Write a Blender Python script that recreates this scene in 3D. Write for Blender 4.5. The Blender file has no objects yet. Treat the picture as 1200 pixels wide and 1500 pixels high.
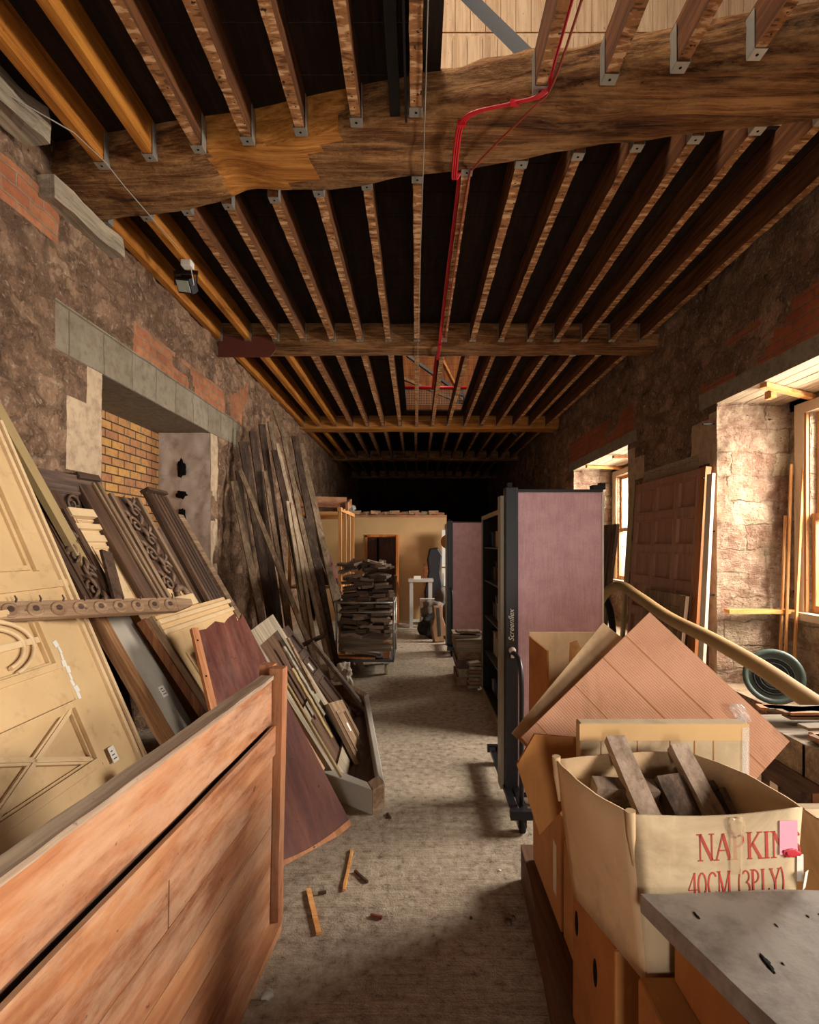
import bpy, bmesh, math, random
from mathutils import Vector, Matrix, noise, Euler

random.seed(7)
SC = bpy.context.scene
COL = SC.collection
CAMZ, F, PX, PY = 1.67, 800.0, 610.0, 797.0
PI = math.pi


def P(x, y, d):
    """a point of the place seen at photo pixel (x, y), d metres into the room"""
    return Vector(((x - PX) / F * d, d, CAMZ - (y - PY) / F * d))


def hexc(h):
    h = h.lstrip('#')
    out = []
    for i in (0, 2, 4):
        v = int(h[i:i + 2], 16) / 255
        out.append(v / 12.92 if v <= .04045 else ((v + .055) / 1.055) ** 2.4)
    return (*out, 1.0)


# ------------------------------------------------------------------ materials
class NT:
    def __init__(s, name):
        s.m = bpy.data.materials.new(name)
        s.m.use_nodes = True
        s.t = s.m.node_tree
        s.t.nodes.clear()
        s.out = s.n('ShaderNodeOutputMaterial')

    def n(s, typ, **kw):
        nd = s.t.nodes.new(typ)
        for k, v in kw.items():
            if k in nd.inputs.keys() or isinstance(k, int):
                s.set(nd.inputs[k], v)
            else:
                setattr(nd, k, v)
        return nd

    def set(s, sock, v):
        if hasattr(v, 'is_output'):
            s.t.links.new(v, sock)
        else:
            sock.default_value = v

    def math(s, op, a, b=0.0, clamp=False):
        nd = s.n('ShaderNodeMath', operation=op)
        nd.use_clamp = clamp
        s.set(nd.inputs[0], a)
        s.set(nd.inputs[1], b)
        return nd.outputs[0]

    def ramp(s, fac, stops, interp='LINEAR'):
        nd = s.n('ShaderNodeValToRGB')
        s.set(nd.inputs[0], fac)
        cr = nd.color_ramp
        cr.interpolation = interp
        while len(cr.elements) < len(stops):
            cr.elements.new(.5)
        for e, (p, c) in zip(cr.elements, stops):
            e.position = p
            e.color = hexc(c) if isinstance(c, str) else (c, c, c, 1)
        return nd.outputs[0]

    def mix(s, fac, a, b, mode='MIX'):
        nd = s.n('ShaderNodeMix', data_type='RGBA', blend_type=mode)
        s.set(nd.inputs[0], fac)
        s.set(nd.inputs[6], hexc(a) if isinstance(a, str) else a)
        s.set(nd.inputs[7], hexc(b) if isinstance(b, str) else b)
        return nd.outputs[2]

    def noise(s, vec, scale, detail=4, rough=.55, dist=0.0):
        nd = s.n('ShaderNodeTexNoise')
        s.set(nd.inputs['Vector'], vec)
        nd.inputs['Scale'].default_value = scale
        nd.inputs['Detail'].default_value = detail
        nd.inputs['Roughness'].default_value = rough
        nd.inputs['Distortion'].default_value = dist
        return nd.outputs[0]

    def coords(s, scale=(1, 1, 1), rand=True):
        tc = s.n('ShaderNodeTexCoord').outputs['Object']
        if rand:
            oi = s.n('ShaderNodeObjectInfo').outputs['Random']
            r = s.math('MULTIPLY', oi, 37.0)
            cb = s.n('ShaderNodeCombineXYZ')
            for i in range(3):
                s.set(cb.inputs[i], r)
            ad = s.n('ShaderNodeVectorMath', operation='ADD')
            s.set(ad.inputs[0], tc)
            s.set(ad.inputs[1], cb.outputs[0])
            tc = ad.outputs[0]
        mp = s.n('ShaderNodeMapping')
        s.set(mp.inputs['Vector'], tc)
        mp.inputs['Scale'].default_value = scale
        return mp.outputs[0]

    def finish(s, color, rough=.8, bump=None, bstr=.3, bdist=.01, metal=0.0, spec=.3):
        b = s.n('ShaderNodeBsdfPrincipled')
        s.set(b.inputs['Base Color'], hexc(color) if isinstance(color, str) else color)
        s.set(b.inputs['Roughness'], rough)
        b.inputs['Metallic'].default_value = metal
        b.inputs['Specular IOR Level'].default_value = spec
        if bump is not None:
            bn = s.n('ShaderNodeBump')
            bn.inputs['Strength'].default_value = bstr
            bn.inputs['Distance'].default_value = bdist
            s.set(bn.inputs['Height'], bump)
            s.set(b.inputs['Normal'], bn.outputs[0])
        s.t.links.new(b.outputs[0], s.out.inputs[0])
        return s.m


def wood(name, dark, mid, light, axis=1, rough=.7, stain=.35, fine=1.0, spec=.25, bstr=.25, wear=None, wamt=.5, bdist=.005):
    """grain runs along local axis 0/1/2"""
    t = NT(name)
    sc = [14.0 * fine] * 3
    sc[axis] = .9
    g = t.noise(t.coords(tuple(sc)), 1.0, 8, .65, .8)
    sc2 = [80.0 * fine] * 3
    sc2[axis] = 3.0
    g2 = t.noise(t.coords(tuple(sc2)), 1.0, 4, .65)
    f = t.math('ADD', t.math('MULTIPLY', g, .68), t.math('MULTIPLY', g2, .32))
    c = t.ramp(f, [(.36, dark), (.5, mid), (.63, light)])
    sc3 = [3.4] * 3
    sc3[axis] = 1.6
    blot = t.noise(t.coords(tuple(sc3)), 1.0, 8, .7, .5)
    c = t.mix(t.ramp(blot, [(.45, 0.0), (.68, stain)]), c, dark)
    sc4 = [8.0] * 3
    sc4[axis] = 2.2
    dust = t.noise(t.coords(tuple(sc4)), 1.0, 8, .75)
    if wear:
        c = t.mix(t.ramp(dust, [(.46, 0.0), (.62, wamt)]), c, wear)
    pit = t.noise(t.coords((26, 26, 26)), 1.0, 4, .6)
    c = t.mix(t.ramp(pit, [(.26, .75), (.33, 0.0)]), c, '#160c07')
    hh = t.math('ADD', f, t.math('MULTIPLY', pit, .4))
    return t.finish(c, t.ramp(dust, [(.3, max(0, rough - .1)), (.7, min(1, rough + .15))]), hh, bstr, bdist, spec=spec)


def paint(name, col, worn, rough=.55, wear=.25, scale=9, bstr=.1, th=(.60, .72)):
    t = NT(name)
    a = t.noise(t.coords((scale,) * 3), 1.0, 7, .7)
    b = t.noise(t.coords((2.2,) * 3), 1.0, 4, .6)
    c = t.mix(t.ramp(b, [(.35, 0.0), (.75, .35)]), col, worn)
    c = t.mix(t.ramp(a, [(th[0], 0.0), (th[1], wear)]), c, worn)
    return t.finish(c, rough, a, bstr, .003)


def plain(name, col, rough=.5, metal=0.0, spec=.4, var=.15):
    t = NT(name)
    a = t.noise(t.coords((6, 6, 6)), 1.0, 5, .6)
    c = t.mix(t.ramp(a, [(.4, 0.0), (.75, var)]), col, '#2a211b')
    return t.finish(c, rough, a, .05, .002, metal=metal, spec=spec)


def rubble(name, cols, mortar, scale=4.2, edgew=.07):
    t = NT(name)
    base = t.coords((1, 1, 1), rand=False)
    warp = t.n('ShaderNodeTexNoise')
    t.set(warp.inputs['Vector'], base)
    warp.inputs['Scale'].default_value = 4.0
    warp.inputs['Detail'].default_value = 8
    warp.inputs['Roughness'].default_value = .65
    ws = t.n('ShaderNodeVectorMath', operation='SCALE')
    t.set(ws.inputs[0], warp.outputs['Color'])
    ws.inputs['Scale'].default_value = .5
    ad = t.n('ShaderNodeVectorMath', operation='ADD')
    t.set(ad.inputs[0], base)
    t.set(ad.inputs[1], ws.outputs[0])
    mp = t.n('ShaderNodeMapping')
    t.set(mp.inputs['Vector'], ad.outputs[0])
    mp.inputs['Scale'].default_value = (1.0, .8, 1.5)
    vo = t.n('ShaderNodeTexVoronoi', feature='DISTANCE_TO_EDGE')
    t.set(vo.inputs['Vector'], mp.outputs[0])
    vo.inputs['Scale'].default_value = scale
    vc = t.n('ShaderNodeTexVoronoi', feature='F1')
    t.set(vc.inputs['Vector'], mp.outputs[0])
    vc.inputs['Scale'].default_value = scale
    sep = t.n('ShaderNodeSeparateColor')
    t.set(sep.inputs[0], vc.outputs['Color'])
    n1 = t.noise(base, 7, 10, .72, .4)
    n2 = t.noise(base, 1.2, 6, .65)
    n3 = t.noise(base, 30, 8, .75)
    f = t.math('ADD', t.math('MULTIPLY', sep.outputs[0], .16), t.math('MULTIPLY', n1, .48))
    f = t.math('ADD', f, t.math('MULTIPLY', n3, .36))
    c = t.ramp(f, [(.36, cols[0]), (.47, cols[1]), (.58, cols[2]), (.72, cols[3])])
    edge = t.math('ADD', vo.outputs['Distance'], t.math('MULTIPLY', t.math('SUBTRACT', n3, .5), .25))
    c = t.mix(t.ramp(edge, [(.0, .45), (edgew, 0.0)]), c, mortar)
    c = t.mix(t.ramp(n2, [(.42, 0.0), (.68, .6)]), c, cols[0])
    hol = t.noise(base, 19, 5, .6)
    c = t.mix(t.ramp(hol, [(.25, .75), (.33, 0.0)]), c, '#2d1f15')
    sp = t.noise(base, 24, 5, .6)
    c = t.mix(t.ramp(sp, [(.58, 0.0), (.68, .6)]), c, '#d8c2a6')
    h = t.math('ADD', t.ramp(edge, [(0, 0.0), (.12, .3)]), t.math('MULTIPLY', n1, 1.1))
    h = t.math('ADD', h, t.math('MULTIPLY', n3, .55))
    h = t.math('ADD', h, t.ramp(hol, [(.25, 0.0), (.38, .35)]))
    return t.finish(c, .93, h, 1.0, .07, spec=.12)


def blockwork(name):
    """big squared, tooled jamb stones"""
    t = NT(name)
    tc = t.n('ShaderNodeTexCoord').outputs['Object']
    wp = t.n('ShaderNodeTexNoise')
    t.set(wp.inputs['Vector'], tc)
    wp.inputs['Scale'].default_value = 5
    wp.inputs['Detail'].default_value = 6
    sc = t.n('ShaderNodeVectorMath', operation='SCALE')
    t.set(sc.inputs[0], wp.outputs['Color'])
    sc.inputs['Scale'].default_value = .12
    ad = t.n('ShaderNodeVectorMath', operation='ADD')
    t.set(ad.inputs[0], tc)
    t.set(ad.inputs[1], sc.outputs[0])
    sx = t.n('ShaderNodeSeparateXYZ')
    t.set(sx.inputs[0], ad.outputs[0])
    cb = t.n('ShaderNodeCombineXYZ')
    t.set(cb.inputs[0], sx.outputs[0])
    t.set(cb.inputs[1], sx.outputs[2])
    b = t.n('ShaderNodeTexBrick')
    t.set(b.inputs['Vector'], cb.outputs[0])
    b.inputs['Color1'].default_value = hexc('#d9c6a6')
    b.inputs['Color2'].default_value = hexc('#a9836a')
    b.inputs['Mortar'].default_value = hexc('#a08a70')
    b.inputs['Scale'].default_value = 1.0
    b.inputs['Mortar Size'].default_value = .012
    b.inputs['Mortar Smooth'].default_value = .6
    b.inputs['Brick Width'].default_value = .42
    b.inputs['Row Height'].default_value = .24
    b.offset = .37
    b.squash = 1.5
    b.squash_frequency = 3
    n1 = t.noise(tc, 11, 9, .7)
    n3 = t.noise(tc, 36, 6, .7)
    tool = t.noise(t.coords((9, 9, 30), rand=False), 1.0, 3, .6, 1.5)
    joint = t.math('MULTIPLY', b.outputs['Fac'], t.ramp(t.noise(tc, 3.5, 4, .6), [(.45, 0.0), (.6, 1.0)]))
    c = t.mix(t.ramp(t.noise(tc, 2.6, 7, .7), [(.44, 0.0), (.56, .75)]), b.outputs['Color'], '#9c7460')
    c = t.mix(t.ramp(n1, [(.48, 0.0), (.62, .6)]), c, '#d2b9a0')
    c = t.mix(t.ramp(n3, [(.32, .7), (.43, 0.0)]), c, '#6b5242')
    c = t.mix(t.ramp(t.noise(tc, 17, 5, .6), [(.27, .9), (.34, 0.0)]), c, '#3a2a20')
    quoin = t.ramp(t.math('SUBTRACT', t.math('ADD', sx.outputs[0], t.math('MULTIPLY', n1, .12)), 2.2), [(.90, 1.0), (.96, 0.0)])
    c = t.mix(t.math('MULTIPLY', quoin, .8), c, '#cdbb9d')
    h = t.math('SUBTRACT', t.math('ADD', t.math('MULTIPLY', n1, 1.2), t.math('MULTIPLY', tool, .7)), t.math('MULTIPLY', joint, .7))
    h = t.math('ADD', h, t.math('MULTIPLY', n3, .8))
    return t.finish(c, .92, h, 1.0, .06, spec=.15)


def brick(name, c1, c2, mortar, w=.235, h=.085, plane='yz', bstr=.6, dirt=.3):
    t = NT(name)
    tc = t.n('ShaderNodeTexCoord').outputs['Object']
    sx = t.n('ShaderNodeSeparateXYZ')
    t.set(sx.inputs[0], tc)
    cb = t.n('ShaderNodeCombineXYZ')
    t.set(cb.inputs[0], sx.outputs['XYZ'.index(plane[0].upper())])
    t.set(cb.inputs[1], sx.outputs['XYZ'.index(plane[1].upper())])
    b = t.n('ShaderNodeTexBrick')
    t.set(b.inputs['Vector'], cb.outputs[0])
    b.inputs['Color1'].default_value = hexc(c1)
    b.inputs['Color2'].default_value = hexc(c2)
    b.inputs['Mortar'].default_value = hexc(mortar)
    b.inputs['Scale'].default_value = 1.0
    b.inputs['Mortar Size'].default_value = .008
    b.inputs['Mortar Smooth'].default_value = .3
    b.inputs['Brick Width'].default_value = w
    b.inputs['Row Height'].default_value = h
    n1 = t.noise(tc, 14, 6, .65)
    n2 = t.noise(tc, 2.0, 4, .6)
    c = t.mix(t.ramp(n1, [(.45, 0.0), (.7, .5)]), b.outputs['Color'], '#5b3f30')
    c = t.mix(t.ramp(n2, [(.45, 0.0), (.75, dirt)]), c, '#4a3628')
    hh = t.math('SUBTRACT', t.math('MULTIPLY', n1, .4), b.outputs['Fac'])
    return t.finish(c, .9, hh, bstr, .015, spec=.15)


def joist_mat(name, dark, mid, light, mark, under_col):
    t = NT(name)
    g = t.noise(t.coords((24, 1.0, 24)), 1.0, 6, .6, .4)
    c = t.ramp(g, [(.3, dark), (.5, mid), (.7, light)])
    lath = t.noise(t.coords((7, 24, 7)), 1.0, 3, .6)
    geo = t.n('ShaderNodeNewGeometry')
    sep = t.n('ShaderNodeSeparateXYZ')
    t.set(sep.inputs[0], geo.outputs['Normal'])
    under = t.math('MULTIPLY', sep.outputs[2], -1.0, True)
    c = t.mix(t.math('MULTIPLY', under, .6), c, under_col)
    m = t.math('MULTIPLY', t.ramp(lath, [(.53, 0.0), (.60, .8)]), under)
    c = t.mix(m, c, mark)
    m3 = t.math('MULTIPLY', t.ramp(lath, [(.38, .7), (.45, 0.0)]), under)
    c = t.mix(m3, c, dark)
    hole = t.noise(t.coords((30, 30, 30)), 1.0, 2, .5)
    m2 = t.math('MULTIPLY', t.ramp(hole, [(.66, 0.0), (.7, .9)]), under)
    c = t.mix(m2, c, '#1c0f08')
    return t.finish(c, .85, t.math('ADD', g, t.math('MULTIPLY', lath, .7)), .6, .006, spec=.15)


def floor_mat():
    t = NT('rough_concrete')
    b = t.coords((1, 1, 1), rand=False)
    n1 = t.noise(b, 1.3, 6, .6)
    n2 = t.noise(b, 19, 8, .74)
    n3 = t.noise(b, 110, 3, .6)
    rake = t.noise(t.coords((2.5, 34, 1), rand=False), 1.0, 3, .55, .5)
    c = t.ramp(n1, [(.3, '#8d7c6d'), (.5, '#a4937f'), (.7, '#b8a691')])
    c = t.mix(t.ramp(n2, [(.46, 0.0), (.62, .6)]), c, '#cbbca7')
    c = t.mix(t.ramp(n2, [(.34, .75), (.45, 0.0)]), c, '#54463b')
    h = t.math('ADD', t.math('MULTIPLY', n2, .9), t.math('MULTIPLY', n3, .35))
    h = t.math('ADD', h, t.math('MULTIPLY', rake, .6))
    return t.finish(c, .88, h, 1.0, .035, spec=.2)


def corrugated(name, c1, c2, axis=0, pitch=.0085, amount=.5):
    t = NT(name)
    tc = t.n('ShaderNodeTexCoord').outputs['Object']
    sx = t.n('ShaderNodeSeparateXYZ')
    t.set(sx.inputs[0], tc)
    w = t.math('SINE', t.math('MULTIPLY', sx.outputs[axis], 2 * PI / pitch))
    w = t.math('ADD', t.math('MULTIPLY', w, .5), .5)
    n1 = t.noise(t.coords((5, 5, 5)), 1.0, 5, .6)
    c = t.mix(t.ramp(n1, [(.35, 0.0), (.75, .45)]), c1, c2)
    c = t.mix(t.math('MULTIPLY', w, amount * .6), c, c2)
    st = t.noise(t.coords((3.2, 3.2, 3.2)), 1.0, 8, .7, .6)
    c = t.mix(t.ramp(st, [(.52, 0.0), (.70, .5)]), c, '#6f5236')
    sc = t.noise(t.coords((40, 40, 9)), 1.0, 3, .6)
    c = t.mix(t.ramp(sc, [(.62, 0.0), (.74, .12)]), c, '#e2cba8')
    return t.finish(c, .85, w, amount * .5, .002, spec=.15)


def fabric(name, c1, c2):
    t = NT(name)
    a = t.noise(t.coords((160, 12, 160), rand=False), 1.0, 2, .5)
    b = t.noise(t.coords((12, 160, 12), rand=False), 1.0, 2, .5)
    d = t.noise(t.coords((160, 160, 9), rand=False), 1.0, 2, .5)
    f = t.math('ADD', t.math('MULTIPLY', a, .33), t.math('MULTIPLY', d, .33))
    f = t.math('ADD', f, t.math('MULTIPLY', b, .34))
    c = t.ramp(f, [(.40, c2), (.58, c1)])
    return t.finish(c, .95, f, .3, .002, spec=.1)


def glass_mat():
    t = NT('window_glass')
    tr = t.n('ShaderNodeBsdfTransparent')
    gl = t.n('ShaderNodeBsdfGlossy')
    gl.inputs['Roughness'].default_value = .02
    mx = t.n('ShaderNodeMixShader')
    mx.inputs[0].default_value = .06
    t.t.links.new(tr.outputs[0], mx.inputs[1])
    t.t.links.new(gl.outputs[0], mx.inputs[2])
    t.t.links.new(mx.outputs[0], t.out.inputs[0])
    return t.m


def film_mat():
    t = NT('clear_film')
    tr = t.n('ShaderNodeBsdfTransparent')
    b = t.n('ShaderNodeBsdfPrincipled')
    b.inputs['Base Color'].default_value = (.8, .78, .74, 1)
    b.inputs['Roughness'].default_value = .2
    mx = t.n('ShaderNodeMixShader')
    mx.inputs[0].default_value = .22
    t.t.links.new(tr.outputs[0], mx.inputs[1])
    t.t.links.new(b.outputs[0], mx.inputs[2])
    t.t.links.new(mx.outputs[0], t.out.inputs[0])
    return t.m


STONE_L = rubble('rubble_left', ['#745845', '#9a7860', '#b89275', '#dabb9b'], '#a88d74')
STONE_R = rubble('rubble_right', ['#6d5240', '#94735c', '#b28e72', '#d0b193'], '#a38c76')
STONE_J = blockwork('jamb_stones')
DRESSED = paint('dressed_stone', '#b29a7e', '#7c6552', .9, .7, 11, .7, (.45, .65))
PLASTER = paint('grey_plaster', '#bba99b', '#85766a', .85, .6, 7, .4, (.50, .66))
CONC = paint('concrete', '#837b6b', '#5c5245', .92, .6, 16, .7, (.45, .62))
BLOCK = brick('concrete_blocks', '#8a806f', '#7a705f', '#635a4c', .43, .3333, 'yz', .6, .4)
BRICK_Y = brick('yellow_brick', '#b98a4e', '#9c6a4c', '#3b3129', .235, .088, 'yz', .6, .15)
BRICK_R = brick('red_brick', '#94583d', '#a56c4a', '#8a745c', .24, .09, 'yz', .8, .5)
BRICK_RD = brick('red_brick_right', '#9c5638', '#8d4c34', '#7c6450', .235, .08, 'yz', .8, .35)
FLOOR_M = floor_mat()
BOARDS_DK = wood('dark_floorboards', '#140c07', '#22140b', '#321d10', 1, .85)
BOARDS_PALE = wood('pale_boarding', '#a98a6c', '#c7a988', '#d8bd9e', 2, .75, .15)
BOARDS_MID = wood('mid_boarding', '#5e3419', '#8a5430', '#a66b40', 2, .75, .25)
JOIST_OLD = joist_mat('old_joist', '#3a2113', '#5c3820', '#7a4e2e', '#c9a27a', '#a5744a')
JOIST_NEW = wood('new_joist', '#6b3c12', '#9a5e20', '#b87a30', 1, .6, .2)
GALV = plain('galvanised_steel', '#a7a49c', .45, .7, .5)
HOLE = plain('dark_hole', '#0d0a08', .9, 0, .1)
BEAM_M = wood('old_oak', '#2a170b', '#6f4828', '#a87c4e', 0, .85, .5, 1.0, .15, 1.0, '#b98e60', .4, bdist=.025)
BEAM_O = wood('cut_oak', '#6b3f16', '#a36a2e', '#c48a48', 0, .75, .35, 1.3, .2, .6)
RED = plain('red_cable', '#b51a24', .4, 0, .4, .05)
REDBR = plain('red_brown_cable', '#8a3a28', .5)
STEEL = plain('grey_steel', '#4a4d50', .6, .0)
BLACK = plain('black_metal', '#15151a', .4, .2, .5, .0)
BLACKR = plain('black_rubber', '#161412', .7, 0, .3, .0)
WHITE_PL = plain('white_plastic', '#cfcac0', .5)
CREAM = paint('cream_paint', '#c6a67a', '#9c7c52', .5, .5, 10, .15, (.55, .70))
CREAM2 = paint('pale_cream_paint', '#ceb189', '#a1825a', .5, .5, 10, .15, (.55, .70))
CREAM_D = paint('olive_paint', '#9a835a', '#6d5838', .6, .35, 12, .15)
CORD = plain('grey_cord', '#8d8478', .7)
OAK_DK = wood('dark_oak', '#2d1e15', '#4c3526', '#6b4e3a', 1, .55, .3, 1, .35)
OAK_DKY = wood('dark_oak_u', '#2a1c14', '#473226', '#644a38', 0, .55, .3, 1, .35)
OAK_GR = wood('greyed_oak', '#55402f', '#7a6049', '#9b8166', 1, .8, .3)
OAK_GRX = wood('greyed_oak_u', '#6a503c', '#8d6f55', '#a88b6e', 0, .8, .3)
GREYW = wood('grey_timber', '#64584a', '#8a7c6a', '#a8997f', 1, .85, .3)
GREYWX = wood('grey_timber_u', '#5f5345', '#857663', '#a39479', 0, .85, .3)
PINE = wood('orange_pine', '#683c25', '#98613f', '#ae7c55', 0, .6, .75, .4, .3, .3, '#b8977a', .45)
PINE_V = wood('orange_pine_v', '#683c25', '#955f3d', '#aa7751', 1, .6, .65, .6, .3, .3, '#b8977a', .35)
PINE_E = wood('pine_edge', '#6d5442', '#8d7763', '#ae9880', 0, .8, .3)
MAHOG = wood('mahogany', '#45201a', '#663326', '#7b4638', 1, .62, .4, .5, .25, .1, '#8a675a', .3)
TAN_E = wood('tan_edge', '#8f5a38', '#b57a52', '#c99468', 1, .7, .2)
PLANK_D = wood('plank_dark', '#2a1e16', '#463529', '#63503f', 2, .75, .3)
PLANK_M = wood('plank_mid', '#55432f', '#7d6751', '#a08970', 2, .75, .3)
PLANK_P = wood('plank_pale', '#85705a', '#b09a80', '#ccb699', 2, .75, .3)
OFFC = [wood('offcut_dark', '#352a22', '#5a483c', '#7c6757', 1, .8), wood('offcut_mid', '#4f4037', '#7a6759', '#9a8575', 1, .8),
        wood('offcut_pale', '#6b5849', '#9a8472', '#b8a18e', 1, .8)]
GLASS = glass_mat()
FILM = film_mat()
FILM_T = film_mat()
FILM_T.node_tree.nodes['Principled BSDF'].inputs['Base Color'].default_value = (.62, .46, .28, 1)
FILM_T.node_tree.nodes['Mix Shader'].inputs[0].default_value = .28
SASH = wood('orange_sash', '#8a5a30', '#b07c4c', '#c4935f', 2, .5, .15)
FRAME_W = paint('window_box_frame', '#c2ad92', '#8f7a62', .6, .3)
SOFFIT = wood('soffit_boards', '#8a7761', '#b5a083', '#cdb999', 1, .8, .3)
BATTEN = wood('new_batten', '#a5682f', '#cc8f52', '#dfa96d', 0, .6, .1)
BATTEN_V = wood('new_batten_v', '#9a6532', '#bd8751', '#d3a26c', 2, .6, .1)
PINK = fabric('pink_fabric', '#cfaaae', '#bd979c')
TRIMW = plain('pale_trim', '#c8bdb0', .5)
OLIVE = plain('olive_metal', '#8a8271', .5, .1)
CUPB = plain('cupboard_inside', '#1b1d20', .6)
KRAFT = corrugated('kraft_corrugated', '#c8977a', '#9c6c50', 0, .0085, .6)
KRAFT_P = corrugated('kraft_plain', '#b98d5e', '#96693f', 0, .02, .12)
KRAFT_T = corrugated('kraft_tan', '#bc9f7c', '#9c7f5c', 0, .03, .12)
KRAFT_B = corrugated('kraft_beige', '#b8a385', '#97815f', 0, .05, .18)
KRAFT_D = corrugated('kraft_brown', '#a5713f', '#83552c', 0, .02, .1)
PRINT = plain('red_print', '#b0473c', .7, 0, .2, .35)
STICK = plain('pink_sticker', '#d59aac', .5)
PAPER = plain('paper_label', '#d8d2c6', .7)
TAPE = plain('brown_tape', '#c4a070', .25, 0, .5)
WEATH = paint('weathered_board', '#857a70', '#574c43', .7, .75, 8, .8, (.44, .64))
BEAMF = wood('beam_brown', '#3a2619', '#5a3e2b', '#6f503a', 1, .7, .3)
PARTW = paint('partition_cream', '#b8966a', '#96754a', .75, .2, 4, .05)
DOORO = wood('orange_door', '#8a4a1c', '#b06a30', '#c6834a', 2, .5, .1)
DOORD = wood('dark_door', '#2e1a10', '#4a2c1c', '#5e3a26', 2, .5, .2)
GREYP = paint('grey_paint', '#a39c92', '#7b746a', .6, .3)
SACK = paint('sack', '#5f564e', '#3e3730', .8, .4, 4, .4)
BRASS = plain('brass', '#a2703c', .3, .8)
BROWNP = wood('coffered_brown', '#8a634d', '#9b725a', '#a87f67', 1, .6, .12)
BROWNE = wood('coffered_edge', '#7b4a2a', '#a0643a', '#b5764c', 1, .6, .2)
BLUEP = plain('blue_plastic', '#29467c', .4)
GREENC = plain('green_cable', '#3e4b44', .5)
HOSE = paint('straw_roll', '#94744a', '#63482a', .75, .5, 9, .4)
LENS = plain('flood_lens', '#b9c7bc', .2, 0, .6)
RUSTP = paint('red_primer', '#5c2c20', '#3b2018', .7, .3)
WOODCARVE = wood('carved_oak', '#3d2c21', '#644b3a', '#8a7058', 1, .6, .3, 1, .35)


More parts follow.
